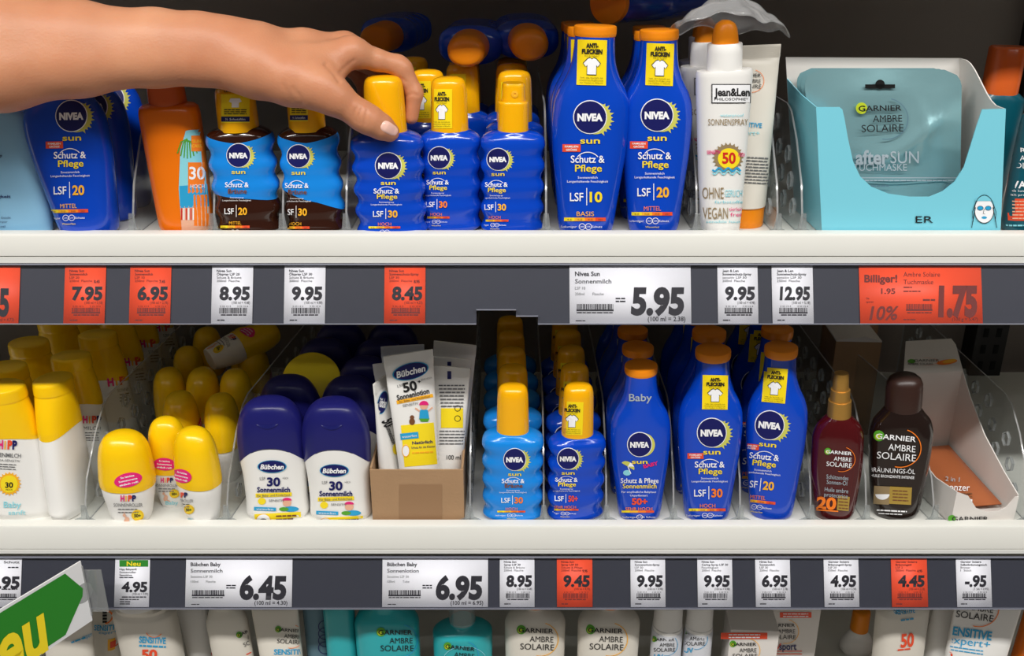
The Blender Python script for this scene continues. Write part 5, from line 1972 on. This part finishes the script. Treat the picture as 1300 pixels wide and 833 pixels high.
mb.rings(rr, 'brown_cap')
mb.build('ribbed_cap', root)

# white display box with a lying brown pouch -------------------------------------------------------
Yf = LYY + .016
Yk = 1.0
O = Vector((at(1240, 664, Yf).x, Yf, ZL + .0006))
BR = (0, 0, R(8))
box = thing('display_box', 'open white cardboard display box with slanted side and a printed flap at the back', 'display box', O, BR)
xr = xat(1290, Yf, ZL) - O.x
xl = xat(1203, Yf, ZL) - O.x
DD = Yk - Yf
hbk = at(1216, 474, Yk).z - ZL
mb = MB()
mb.box(xl, xr, 0, DD, 0, .0012, 'card_white')
mb.build('bottom_panel', box)
hl = at(1240, 651, Yf).z - ZL
mb = MB()
mb.prism([(xl, 0), (xr, 0), (xr, .028), (xr - .004, .028), (xr - .012, hl + .004), (xr - .02, hl), (xl + .04, hl), (xl + .026, hl + .006), (xl + .014, .034), (xl, .04)], 1, -.0012, 0, 'card_white')
D = Dec(mb, frame(O, BR), lambda x, z: np.zeros_like(x) - .0012)
D.disc(1208, 658, 5, 4.5, 'green_print', 1)
D.text('GARNIER', 1231, 658, 46, 6, 'black_print', lay=3, bold=.01)
mb.build('front_panel', box)
for nm, x0, x1, lo in (('side_panel', xr - .0012, xr, .030), ('side_panel', xl, xl + .0012, .04)):
    mb = MB()
    mb.prism([(0, 0), (DD, 0), (DD, hbk), (DD * .82, hbk * .80), (DD * .55, hbk * .56), (DD * .22, lo + .012), (0, lo)] if lo == .030 else [(0, 0), (DD, 0), (DD, .05), (DD * .3, .034), (0, lo)], 0, x0, x1, 'card_white')
    mb.build(nm, box)
mb = MB()
mb.box(xl, xr, DD, DD + .0012, 0, hbk, 'card_white')
mb.build('back_panel', box)
Mf = frame(O, BR) @ frame((0, DD + .0006, hbk), (R(-58), 0, 0))
mb = MB()
fl = .045
mb.prism([(xl, 0), (xr, 0), (xr + .006, fl * .8), (xr + .004, fl), (xl + .02, fl)], 1, -.0006, .0006, 'card_white')
D = Dec(mb, Mf, lambda x, z: np.zeros_like(x) - .0006)
D.disc(1157, 459, 5, 2.6, 'green_print', 1)
D.text('GARNIER', 1176, 458, 32, 3.2, 'black_print')
D.text('AMBRE SOLAIRE', 1168, 462.5, 32, 2.6, 'black_print')
D.ring(1172, 459.5, 19, 5, .6, 'orange_print', a0=-90, a1=90)
D.disc(1202, 460, 13, 3.2, 'orange_print', 1, rot=-8)
D.disc(1205, 459, 9, 2.2, 'amber_print', 2, rot=-10)
o = mb.build('top_flap', box)
o.matrix_basis = frame(O, BR).inverted() @ Mf


def bronzer_print(D):
    D.text('2 in 1', 1209, 609, 18, 6, 'pale_print', rot=4)
    D.text('bronzer', 1213, 619, 36, 9, 'white_print', rot=2)
    for k in range(2):
        D.greek(1219, 627 + 4 * k, 30, 1.6, 'brown_print', rot=2)
    D.rect(1210, 634, 1234, 643, 'white_print', 1, 3)


Pr = frame(O, BR) @ Vector(((xl + xr) / 2, .016, .0085))
pw, ph = (xr - xl) * .88, .108
rt = (R(-83), 0, R(8))
root = thing('bronzer_pouch', 'brown tanning wipe pouch lying in the white display box', 'pouch', Pr, rt)
mb = MB()
n = 24
for sg in (-1, 1):
    P, F = [], []
    for j in range(n + 1):
        for i in range(n + 1):
            u, v = i / n, j / n
            e = min(1, min(u, 1 - u) * 7) * min(1, min(v, 1 - v) * 7)
            P.append((pw * (u - .5), sg * (.0004 + .004 * e * (1 + .25 * math.sin(6 * u + 4 * v))), ph * v))
    for j in range(n):
        for i in range(n):
            b = j * (n + 1) + i
            F.append((b, b + 1, b + n + 2, b + n + 1))
    mb.add(P, F, 'pouch_brown')
bronzer_print(Dec(mb, frame(Pr, rt), lambda x, z: np.zeros_like(x) - .0056))
mb.build('pouch_body', root)

# brown boxes in the dark at the back, right of the blue rows
for px, bk, w, h, lb in ((1066, .24, .054, .125, 'dim brown carton standing deep behind the dark red oil spray'), (1066, .315, .054, .15, 'dim brown carton standing against the back behind the other brown carton')):
    l = straight(px, bk, 'L')
    root = thing('carton', lb, 'box', l, (0, 0, R(-3)))
    mb = MB()
    mb.box(-w / 2, w / 2, -.028, .028, 0, h, 'kraft')
    mb.build('carton_body', root)
    mb = MB()
    mb.prism([(-w / 2, h), (w / 2, h), (w / 2, h + .0015), (w * .1, h + .007), (-w / 2, h + .0015)], 1, -.028, .028, 'card_white')
    mb.build('carton_flap', root)


# ================================================================== bottom row, seen under the lower rail
def plain_bottle(label, px, back, xl, xr, py_mid, py_sh, mat, paint=None, rot=(0, 0, 0), group=None, neck=.45, cap=('orange_cap', .03), depth=.6, name='lotion_bottle', rise=.022, taper=.9, sq=2.4, capname='flip_cap'):
    Y = BY + back
    loc = (xat(px, Y, ZB), Y, ZB)
    W = at(xr, py_mid, Y).x - at(xl, py_mid, Y).x
    hs = at(px, py_sh, Y).z - ZB          # height of the shoulder's start
    a = W / 2
    b = a * depth
    root = thing(name, label, 'cosmetic bottle', loc, rot, group)
    hb = hs + rise
    pr = Prof([(0, .9 * a * taper, .9 * b, sq), (.008, a * taper, b, sq), (.6 * hs, .98 * a, b, sq), (hs, a, b, sq), (hs + .45 * rise, .86 * a, .93 * b, sq - .1), (hs + .8 * rise, (neck + .16) * a, max(.75 * b, neck * a * .9), 2.1), (hb, neck * a, neck * a * .95, 2), (hb + .004, neck * a, neck * a * .95, 2)])
    mb = MB()
    mb.loft(pr, mat, nz=34, N=44)
    if paint:
        paint(Dec(mb, frame(loc, rot), pr.surf))
    mb.build('bottle_body', root)
    mb = MB()
    c = neck * a * 1.06
    h0, h1 = hb + .003, hb + .003 + cap[1]
    mb.loft(Prof([(h0, c, c), (h1 - .003, c * .96, c * .96), (h1 - .0008, c * .9, c * .9), (h1, c * .8, c * .8)], True), cap[0], nz=5, N=36)
    mb.build(capname, root)
    return root


def low_tube(label, px, back, xl, xr, py, H, paint, rot=(0, 0, 0), mat='cream_plastic', group='cream tubes in the bottom row', thick=.04, capm='orange_cap'):
    Y = BY + back
    W = at(xr, py, Y).x - at(xl, py, Y).x
    return make_tube('cosmetic_tube', label, (xat(px, Y, ZB), Y, ZB), rot, W, H, mat, paint, capm, .02, group, thick=thick)


def sens(cx, cy, w, rot=0, s='SENSITIVE'):
    return lambda D: D.text(s, cx, cy, w, w * .13, 'cyan_print', rot=rot, bold=.025)


low_tube('cream tube at the left of the bottom row behind the green sign', 102, .035, 70, 132, 815, .158,
         lambda D: (D.text('expert+', 112, 806, 16, 6, 'cyan_print', rot=-20), D.greek(100, 812, 20, 2, 'cyan_print', rot=-20)), (0, R(3), R(14)))


def p_left(D):
    D.ring(134, 783, 9, 9, 1.6, 'orange_print', a0=-90, a1=90)
    for k in range(4):
        D.rect(130.5, 776 + 4 * k, 136, 778.6 + 4 * k, 'black_print', 1)
    D.text('SENSITIVE', 136, 797, 32, 7, 'cyan_print', bold=.025, rot=3)
    D.text('expert+', 138, 803, 24, 4, 'cyan_print', rot=3)
    D.rect(137, 812, 152, 826, 'amber_print', 1)
    D.rect(140, 815, 150, 823, 'red_print', 2)


low_tube('cream tube with blue print and an orange patch in the bottom row', 150, .088, 126, 177, 805, .172, p_left, (0, R(-3), R(-8)))


def p_two(D):
    D.text('SENSITIVE', 194, 812, 34, 8, 'cyan_print', bold=.03, rot=3)
    D.greek(194, 820, 34, 2.4, 'cyan_print', rot=3)
    D.text('50', 190, 830, 20, 12, 'red_print', bold=.04)
    D.ring(196, 800, 11, 9, 1, 'orange_print', a0=200, a1=330)


plain_bottle('wide white bottle with ringed shoulder and blue print in the bottom row', 212, .036, 171, 250, 800, 776, 'cream_plastic', p_two, (0, R(-1.5), R(-4)), neck=.72, cap=('white_plastic', .018), rise=.014, depth=.62)


def p_20(D):
    D.text('SONNENMILCH', 272, 790, 24, 6, 'red_print', rot=80, bold=.02)
    D.text('UVB', 279, 800, 14, 5, 'red_print', rot=80, bold=.02)
    D.text('20', 276, 824, 20, 15, 'red_print', rot=-84, bold=.03)


low_tube('white tube with sideways red print in the bottom row', 269, .072, 252, 290, 800, .178, p_20, (0, R(-3), R(8)), 'white_plastic')
plain_bottle('cream bottle with slanted brand print between two tubes in the bottom row', 312, .030, 287, 338, 805, 790, 'cream_plastic', lambda D: (garnier(D, 319, 808, 32, 'black_print', 'orange_print', -24),
             [D.rect(312 + 4 * k, 826 - 2 * k, 332 + 3 * k, 827.5 - 2 * k, 'red_print', 1, -24) for k in range(3)]), (0, R(-2), R(6)), neck=.5, cap=('orange_cap', .02), rise=.03)
low_tube('cream tube with orange ring and blue word beside the slate bottle in the bottom row', 370, .030, 341, 401, 800, .188, lambda D: (garnier(D, 366, 808, 33, 'black_print', 'orange_print', 4), D.text('SENSITIVE', 369, 827, 42, 7, 'cyan_print', bold=.025)), (0, R(-1.5), R(2)))
plain_bottle('slate grey bottle with thin rings in the bottom row', 413, .050, 399, 431, 805, 768, 'slate_print', lambda D: [D.ring(413, 795 + 9 * k, 9, 8, 1, 'navy_print') for k in range(4)], neck=.6, cap=('metal_white', .02), depth=.8, rise=.012)
gt = 'turquoise bottles in the bottom row'
plain_bottle('turquoise bottle turned sideways at the left of the turquoise bottles', 442, .034, 424, 463, 805, 771, 'teal_plastic', None, (0, 0, R(10)), gt, neck=.6, cap=('teal_plastic', .03), depth=.9, rise=.02)
plain_bottle('round shouldered turquoise bottle with brand print in the bottom row', 499, .030, 460, 541, 812, 789, 'teal_plastic', lambda D: (garnier(D, 502, 814, 46, 'black_print', 'cyan_print', 0), None), (0, 0, 0), gt, neck=.46, cap=('teal_plastic', .03), rise=.028)
plain_bottle('turquoise spray bottle with clear cap in the bottom row', 590, .034, 554, 629, 815, 800, 'teal_plastic', lambda D: (garnier(D, 583, 832, 40, 'black_print', 'cyan_print', 6), D.ring(590, 838, 28, 18, 1, 'pale_cyan', a0=20, a1=160)), (0, 0, R(4)), gt,
             neck=.42, cap=('clear_cap', .045), rise=.012, capname='dust_cap')
gw = 'white lotion bottles in the bottom row'
for px, xl, xr, cx, lb_ in ((678, 641, 717, 680, 'white lotion bottle with green ball brand print under the red 9.45 tag'), (767, 728, 806, 768, 'white lotion bottle with green ball brand print left of the white spray cans')):
    plain_bottle(lb_, px, .032, xl, xr, 812, 789, 'cream_plastic', lambda D, cx=cx: garnier(D, cx, 812, 47, 'black_print', 'amber_print', 2), (0, 0, R(2)), gw, neck=.34, cap=('orange_cap', .02), rise=.022)
gc = 'white spray cans in the bottom row'


def spray_can(label, px, xl, xr, cx, cyy):
    Y = BY + .03
    loc = (xat(px, Y, ZB), Y, ZB)
    W = at(xr, 815, Y).x - at(xl, 815, Y).x
    a = W / 2
    h1 = at(px, 796, Y).z - ZB
    root = thing('spray_can', label, 'spray can', loc, (0, 0, 0), gc)
    pr = Prof([(0, a * .96, a * .96), (.003, a, a), (h1 - .004, a, a), (h1, a * .985, a * .985)], True)
    mb = MB()
    mb.loft(pr, 'metal_white', nz=10, N=40)
    D = Dec(mb, frame(loc), pr.surf)
    garnier(D, cx, cyy, 30, 'black_print', 'cyan_print', 0)
    D.text('UV', cx - 6, cyy + 14, 12, 6, 'cyan_print', bold=.03)
    mb.build('can_body', root)
    mb = MB()
    mb.loft(Prof([(h1, a * .97, a * .97), (h1 + .004, a * .97, a * .97), (h1 + .0045, a * .93, a * .93), (h1 + .035, a * .90, a * .90), (h1 + .04, a * .8, a * .8)], True), 'white_plastic', nz=8, N=40)
    mb.build('dust_cap', root)


spray_can('white spray can, left of the two in the bottom row', 838, 819, 858, 842, 819)
spray_can('white spray can, right of the two in the bottom row', 876, 858, 894, 880, 811)


def carton(label, px0, px1, py_top, back, depth, paint, rot=0, py_bot=None, z0=None):
    Y = BY + back
    Z = ZB if z0 is None else z0
    loc = (xat((px0 + px1) / 2, Y, Z), Y, Z)
    h = at((px0 + px1) / 2, py_top, Y).z - Z
    w = at(px1, py_top + 10, Y).x - at(px0, py_top + 10, Y).x
    rt = (0, 0, R(rot))
    root = thing('carton', label, 'box', loc, rt, 'printed white cartons in the bottom row')
    mb = MB()
    mb.box(-w / 2, w / 2, 0, depth, 0, h, 'card_white')
    paint(Dec(mb, frame(loc, rt), lambda x, z: np.zeros_like(x)))
    mb.build('carton_body', root)
    mb = MB()
    mb.prism([(-w / 2 + .001, .0004), (w / 2 - .001, .0004), (w / 2 - .001, depth - .001), (-w / 2 + .001, depth - .001)], 2, h, h + .0005, 'card_white')
    mb.build('lid_flap', root)
    return root


def ct1(D):
    D.rect(915, 803, 974, 811, 'red_print', 1)
    for k in range(2):
        D.greek(945, 805.4 + 3.4 * k, 40, 1.4, 'white_print')
    garnier(D, 944, 826, 34, 'black_print', 'amber_print')


def ct2(D):
    D.disc(961, 785, 8.5, 7.5, 'green_print', 1)
    D.disc(959, 786, 4, 4, 'lime_print', 2)
    D.rect(990, 777, 1030, 784, 'red_print', 1)
    for k in range(2):
        D.greek(1010, 779 + 3 * k, 32, 1.2, 'white_print')
    garnier(D, 993, 802, 34, 'black_print', 'amber_print')
    D.text('UV', 982, 820, 20, 8, 'red_print')
    D.text('sport', 1000, 820, 22, 9, 'navy_print', bold=.02)
    for k in range(2):
        D.rect(975, 826 + 3.5 * k, 1018, 827 + 3.5 * k, 'red_print', 1)


carton('tall white carton with green ball and the word sport in the bottom row', 931, 1026, 765, .060, .06, ct2, -2)
carton('lower white carton with red band in front of the taller carton', 913, 974, 801, .018, .038, ct1, -3)


def p_50(D):
    D.text('SENSITIVE', 1149, 776, 24, 6, 'cyan_print', bold=.02, rot=-8)
    D.greek(1152, 786, 18, 2, 'cyan_print', rot=-8)
    D.text('50', 1151, 812, 18, 17, 'red_print', bold=.03, rot=-6, shear=.2)
    D.greek(1148, 824, 18, 2, 'red_print', rot=-6)
    for k in range(8):
        D.greek(1108, 806 + 3 * k, 18, 1.4, 'grey_print', rot=-30)


plain_bottle('white bottle with a red 50 beside the empty dark gap in the bottom row', 1130, .034, 1098, 1166, 805, 770, 'cream_plastic', p_50, (0, R(-4), R(14)), neck=.5, cap=('orange_cap', .02))


def p_r(D):
    D.disc(1170, 792, 12, 14, 'red_print', 1)
    D.rect(1170, 795, 1184, 801, 'cyan_print', 2, 20)
    D.rect(1168, 806, 1182, 812, 'deep_red', 2, 25)


low_tube('white tube with red disc squeezed between the 50 bottle and the big tube', 1172, .058, 1155, 1192, 800, .175, p_r, (0, R(2), R(-4)), 'white_plastic')


def p_se(D):
    garnier(D, 1236, 772, 52, 'black_print', 'orange_print', 8)
    D.text('SENSITIVE', 1231, 803, 56, 11, 'cyan_print', bold=.03, rot=8)
    D.text('expert+', 1230, 814, 54, 10, 'cyan_print', rot=8)
    for k in range(2):
        D.greek(1218, 822 + 4 * k, 60, 1.4, 'cyan_print', rot=8)
    D.text('50', 1202, 832, 14, 10, 'red_print', bold=.03, rot=8)


low_tube('big white tube with large blue words tilted at the right of the bottom row', 1216, .030, 1180, 1270, 800, .205, p_se, (0, R(1.5), R(2)), 'white_plastic', thick=.034)


def p_or(D):
    D.disc(1282, 784, 5, 9, 'skin_print', 1, rot=15)
    D.disc(1281, 784, 3, 6, 'orange_print', 2, rot=15)
    D.text('M', 1274, 798, 10, 9, 'white_print', bold=.02, rot=10)
    D.text('HOCH', 1276, 807, 16, 5, 'white_print', rot=10)
    D.line([(1262, 806), (1272, 812), (1286, 817)], 3, 'yellow_print', 2)
    D.poly([(1262, 809), (1273, 814), (1285, 819), (1282, 840), (1262, 840)], 'pouch_purple', 1)


pm('pouch_purple', (120, 40, 140), .45)
plain_bottle('orange bottle with purple and yellow bands at the right end of the bottom row', 1293, .064, 1262, 1318, 800, 776, 'orange_plastic', p_or, (0, R(3), R(6)), neck=.5, cap=('brown_cap', .02), rise=.012)
# an orange capped bottle in the dark gap
plain_bottle('dim bottle with orange cap deep in the dark gap of the bottom row', 1086, .16, 1066, 1108, 812, 818, 'white_plastic', None, (0, 0, 0), neck=.5, cap=('orange_cap', .03))

# ------------------------------------------------------------------ green shelf sign standing out from the rail
A = at(118.5, 786, .816)
A = Vector((A.x, A.y - .002, A.z))
Ms = frame(A, (0, 0, R(60)))
sg = thing('shelf_sign', 'white sign with green arrow and yellow letters eu standing out from the lower rail', 'sign', A, (0, 0, R(60)))
D0 = Dec(None, Ms, lambda x, z: np.zeros_like(x))
X, _, Z = D0.loc([(118, 703), (118.5, 786), (20, 762.5), (30, 854), (82, 727), (105, 747), (104.5, 757), (84, 811)])
zt, x_out = Z[0], -.34
mb = MB()
mb.prism([(x_out, 0), (0, 0), (0, zt), (x_out, zt)], 1, 0, .0012, 'sign_white')
D = Dec(mb, Ms, lambda x, z: np.zeros_like(x))
g = [(x_out + .02, .004), (X[7], Z[7] if Z[7] > .004 else .004), (X[6], Z[6]), (X[5], Z[5]), (X[4], min(Z[4], zt - .003)), (x_out + .02, zt - .003)]
tri = tessellate_polygon([[Vector((p[0], p[1], 0)) for p in g]])
mb.add([(p[0], -.0004, p[1]) for p in g], [tuple(t) for t in tri], 'sign_green')
UX, _, UZ = D0.loc([(35, 806), (61, 806), (48, 781), (48, 827)])
tw, th = UX[1] - UX[0], UZ[2] - UZ[3]
v, f = txt2d('Neu', .03, .12)
nw = v[:, 0].max()
uw = txt2d('u', .03, .12)[0][:, 0].max()
sx = tw / uw
xh = 1.0 / .74                     # x-height to capital height
sx, th = sx * 1.3, th * 1.3
mb.add([(UX[1] - (nw - p[0]) * sx, -.0008, UZ[3] - .003 + p[1] * th * xh * .92) for p in v], f, 'yellow_print')
mb.build('sign_board', sg)
mb = MB()
mb.cyl(0, 0, .011, -.0014, 0.0, 'clear_edge', 24)
o = mb.build('clip_disc', sg)
o.location = (-.004, -.0002, zt * .5)
o.rotation_euler = (R(90), 0, 0)
mb = MB()
mb.box(-.0006, .0006, -.0008, .0005, .006, zt - .006, 'clear_edge')
c30, s30 = math.cos(R(-60)), math.sin(R(-60))
mb.prism([(0.0, .002), (.020 * c30, .002 + .020 * s30), (.020 * c30 + .001, .0032 + .020 * s30), (0.0, .0036)], 2, .010, zt - .012, 'clear_foot')
mb.build('clip_plate', sg)


# ================================================================== the arm and the hand
HX, HY = HELD[0].x, HELD[0].y
P3 = lambda px, py, Y: np.array(at(px, py, Y))


def cone(P, a, b, ra, rb):
    ba = b - a
    q = P - a
    t = np.clip((q[..., 0] * ba[0] + q[..., 1] * ba[1] + q[..., 2] * ba[2]) / float(ba @ ba), 0, 1)
    d = np.sqrt((q[..., 0] - t * ba[0]) ** 2 + (q[..., 1] - t * ba[1]) ** 2 + (q[..., 2] - t * ba[2]) ** 2)
    return d - (ra + (rb - ra) * t)


def smin(a, b, k):
    h = np.maximum(k - np.abs(a - b), 0) / k
    return np.minimum(a, b) - h * h * k * .25


def chain(pts):
    """[(px, py, Y, radius mm)] -> list of tapered segments"""
    q = [(P3(p[0], p[1], p[2]), p[3] * .001) for p in pts]
    return [(q[i][0], q[i + 1][0], q[i][1], q[i + 1][1]) for i in range(len(q) - 1)]


def forearm():
    out = []
    st = [(322, 74, .853, 40), (285, 66, .849, 39.5), (250, 62.5, .846, 41), (200, 61, .841, 44), (100, 62, .829, 55), (0, 65, .815, 70), (-100, 68, .800, 79), (-230, 70, .785, 80)]
    for sg in (-1, 1):
        pts = []
        for px, py, Y, half in st:
            c = P3(px, py, Y)
            h = half * float((Y * CT - (c[2] - ZC) * ST)) / FP
            off = h * .30
            pts.append((c + np.array([0, .38, .92]) * off * sg, h - off * .92))
        out += [(pts[i][0], pts[i + 1][0], pts[i][1], pts[i + 1][1]) for i in range(len(pts) - 1)]
    return out


ARM = forearm()
PALM = (chain([(330, 86, .846, 19), (385, 84, .852, 17), (447, 66.5, .868, 12.2)]) + chain([(330, 72, .857, 19), (385, 64, .874, 16), (438, 60.5, .890, 12)])
        + chain([(330, 68, .868, 17), (385, 63, .892, 14), (424, 62, .910, 11.5)]) + chain([(332, 72, .876, 15), (375, 68, .904, 13), (408, 70, .926, 11)])
        + chain([(335, 90, .845, 19), (370, 101, .841, 20), (410, 113, .837, 15.5)]) + chain([(392, 92, .850, 13), (424, 88, .858, 9.5)]))
THUMB = chain([(405, 111, .838, 15.5), (430, 127, .837, 13.4), (460, 147.5, .8405, 12.7), (470, 153, .842, 12.4), (484, 161, .8455, 11.0), (494.5, 167.5, .8490, 8.6)])
FINGERS = [chain([(446, 66, .868, 12), (478, 76, .876, 9.4), (505, 83, .882, 9.0), (511, 87.5, .882, 8.6), (525.5, 116, .882, 7.4), (526, 121, .881, 7.2), (522.5, 149, .878, 6.0)]),
           chain([(438, 60, .890, 12), (474, 74, .902, 9.4), (500, 86, .9065, 8.8), (509, 96, .9060, 8.4), (515, 122, .9035, 7.6), (509, 150, .9005, 6.4)]),
           chain([(424, 62, .911, 11), (456, 76, .922, 9), (480, 90, .928, 8.3), (486, 98, .928, 8), (492, 120, .926, 7.2), (484, 142, .921, 6.2)]),
           chain([(408, 70, .927, 10), (434, 82, .937, 7.8), (452, 92, .942, 7.2), (458, 100, .942, 7), (464, 118, .940, 6.4), (456, 134, .936, 5.6)])]


def body_sdf(P):
    d = None
    for a, b, ra, rb in ARM:
        q = cone(P, a, b, ra, rb)
        d = q if d is None else smin(d, q, np.float32(.012))
    pl = None
    for a, b, ra, rb in PALM:
        q = cone(P, a, b, ra, rb)
        pl = q if pl is None else smin(pl, q, np.float32(.011))
    d = smin(d, pl, np.float32(.022))
    base = d
    for k, ch in enumerate([THUMB] + FINGERS):
        f = None
        for a, b, ra, rb in ch:
            q = cone(P, a, b, ra, rb)
            f = q if f is None else smin(f, q, np.float32(.0035))
        d = smin(d, smin(base, f, np.float32(.016 if k == 0 else .010)), np.float32(.0012))
    return d


def surface_net(xs, ys, zs):
    X, Y, Z = np.meshgrid(xs, ys, zs, indexing='ij')
    P = np.stack([X, Y, Z], -1).astype(np.float32)
    V = np.empty(X.shape, np.float32)
    for i in range(0, len(xs), 24):
        V[i:i + 24] = body_sdf(P[i:i + 24])
    S = V < 0
    nx, ny, nz = (n - 1 for n in V.shape)
    cnt = np.zeros((nx, ny, nz), np.int8)
    for a in (0, 1):
        for b in (0, 1):
            for c in (0, 1):
                cnt += S[a:nx + a, b:ny + b, c:nz + c]
    act = (cnt > 0) & (cnt < 8)
    I = np.argwhere(act)
    idx = -np.ones(act.shape, np.int64)
    idx[act] = np.arange(len(I))
    acc, num = np.zeros((len(I), 3)), np.zeros(len(I))
    co = [(a, b, c) for a in (0, 1) for b in (0, 1) for c in (0, 1)]
    for p in co:
        for q in co:
            if sum(q) - sum(p) == 1 and sum(abs(q[k] - p[k]) for k in range(3)) == 1:
                ip, iq = I + p, I + q
                va, vb = V[tuple(ip.T)], V[tuple(iq.T)]
                m = (va < 0) != (vb < 0)
                t = np.where(m, va / np.where(m, va - vb, 1), 0)
                acc += np.where(m[:, None], ip + t[:, None] * (iq - ip), 0)
                num += m
    G = acc / num[:, None]

    def mp(g, arr):
        return np.interp(g, np.arange(len(arr)), arr)
    verts = np.stack([mp(G[:, 0], xs), mp(G[:, 1], ys), mp(G[:, 2], zs)], 1)
    F = []
    for ax in range(3):
        o = [k for k in range(3) if k != ax]
        sl0 = [slice(1, -1)] * 3
        sl1 = [slice(1, -1)] * 3
        sl0[ax], sl1[ax] = slice(0, -1), slice(1, None)
        A0, A1 = S[tuple(sl0)], S[tuple(sl1)]
        E = np.argwhere(A0 != A1)
        flip = A0[tuple(E.T)]
        base = E.copy()
        base[:, o[0]] += 1
        base[:, o[1]] += 1

        def cell(d0, d1):
            c = base.copy()
            c[:, o[0]] -= d0
            c[:, o[1]] -= d1
            return idx[tuple(c.T)]
        q = np.stack([cell(1, 1), cell(0, 1), cell(0, 0), cell(1, 0)], 1)
        if ax == 1:
            flip = ~flip
        q[~flip] = q[~flip][:, ::-1]
        F.append(q)
    return verts, np.concatenate(F)


x0, x1, x2 = float(P3(-230, 70, .785)[0]) - .06, float(P3(300, 70, .85)[0]), float(P3(545, 100, .87)[0])
xs = np.concatenate([np.arange(x0, x1, .0035), np.arange(x1, x2, .0012)])
ztop, zbot = float(P3(0, -22, .78)[2]) + .02, float(P3(480, 195, .83)[2])
ys = np.concatenate([np.arange(.715, .818, .003), np.arange(.818, .958, .0013)])
zs = np.arange(zbot, ztop, .0013)
verts, faces = surface_net(xs, ys, zs)


def pix(V):
    d = V[:, 1] * CT - (V[:, 2] - ZC) * ST
    return 650 + FP * V[:, 0] / d, 416.5 - FP * (V[:, 1] * ST + (V[:, 2] - ZC) * CT) / d


# skin folds: shallow grooves pressed in along short curves on the thumb joint, the web and the wrist
nrm = np.zeros_like(verts)
fn = np.cross(verts[faces[:, 1]] - verts[faces[:, 0]], verts[faces[:, 2]] - verts[faces[:, 0]])
for k in range(4):
    np.add.at(nrm, faces[:, k], fn)
nrm /= np.linalg.norm(nrm, axis=1)[:, None] + 1e-12
if (nrm * (verts - verts.mean(0))).sum() < 0:
    nrm, faces = -nrm, faces[:, ::-1]
folds3 = [([(453, 137), (449, 146), (451, 154)], .0005, .0013), ([(459, 138), (456, 147), (457, 156)], .0006, .0013), ([(466, 140), (464, 149), (463, 158)], .0005, .0013),
          ([(414, 82), (424, 92), (431, 103)], .0012, .0022), ([(432, 92), (441, 83), (449, 77)], .0007, .0018), ([(508, 99), (515, 104)], .0006, .0015), ([(515, 122), (523, 119), (530, 121)], .0007, .0014),
          ([(372, 112), (380, 121), (384, 132)], .0005, .0018), ([(360, 108), (366, 118), (370, 128)], .0004, .0018)]
px_, py_ = pix(verts)
front = nrm[:, 1] < .25
for pts, dep, wid in folds3:
    pts = np.array(pts, float)
    dd = np.full(len(verts), 1e9)
    for i in range(len(pts) - 1):
        a, b = pts[i], pts[i + 1]
        ab = b - a
        t = np.clip(((px_ - a[0]) * ab[0] + (py_ - a[1]) * ab[1]) / (ab @ ab), 0, 1)
        dd = np.minimum(dd, np.hypot(px_ - a[0] - t * ab[0], py_ - a[1] - t * ab[1]) * .00069)
    verts = verts - nrm * (np.where(front, dep * np.exp(-(dd / wid) ** 2), 0))[:, None]

pl = Vector((float(P3(0, 65, .815)[0]), .815, float(P3(0, 65, .815)[2])))
mb = MB()
mb.add(verts - np.array(pl), [tuple(map(int, q)) for q in faces], 'skin')
# thumb nail, laid on the skin
ang = R(31)
nc = (494.5, 163.2)
n = 12
P, F = [], []
for i in range(n + 1):
    r_ = i / n
    for j in range(28):
        t = 2 * math.pi * j / 28
        e = .72
        u = 12.0 * r_ * math.copysign(abs(math.cos(t)) ** e, math.cos(t))
        w = 7.4 * r_ * math.copysign(abs(math.sin(t)) ** e, math.sin(t)) * (1 - .012 * u)
        P.append((nc[0] + u * math.cos(ang) - w * math.sin(ang), nc[1] + u * math.sin(ang) + w * math.cos(ang)))
P = np.array(P)
u, ry, rz = ray(P[:, 0], P[:, 1])
dr = np.stack([u, ry, rz], 1)
dr /= np.linalg.norm(dr, axis=1)[:, None]
org = np.array([0, 0, ZC])
tt = np.full(len(P), .75)
for _ in range(60):
    tt = tt + np.clip(body_sdf(org + dr * tt[:, None]), -.02, .02) * .8
H_ = org + dr * tt[:, None]
ok = np.abs(body_sdf(H_)) < .002
lift = np.repeat(np.array([.0007 - .0009 * (i / n) ** 6 for i in range(n + 1)]), 28)
H_ = H_ - dr * lift[:, None]
for i in range(n):
    for j in range(28):
        k = (j + 1) % 28
        q = (i * 28 + j, i * 28 + k, (i + 1) * 28 + k, (i + 1) * 28 + j)
        if all(ok[list(q)]):
            F.append(q)
mb.add(H_ - np.array(pl), F, 'nail')
arm = mb.build('person', None, sharp=0)
arm.location = pl
tag(arm, 'bare arm reaching in from the left, thumb and fingers closed round a yellow cap', 'person')
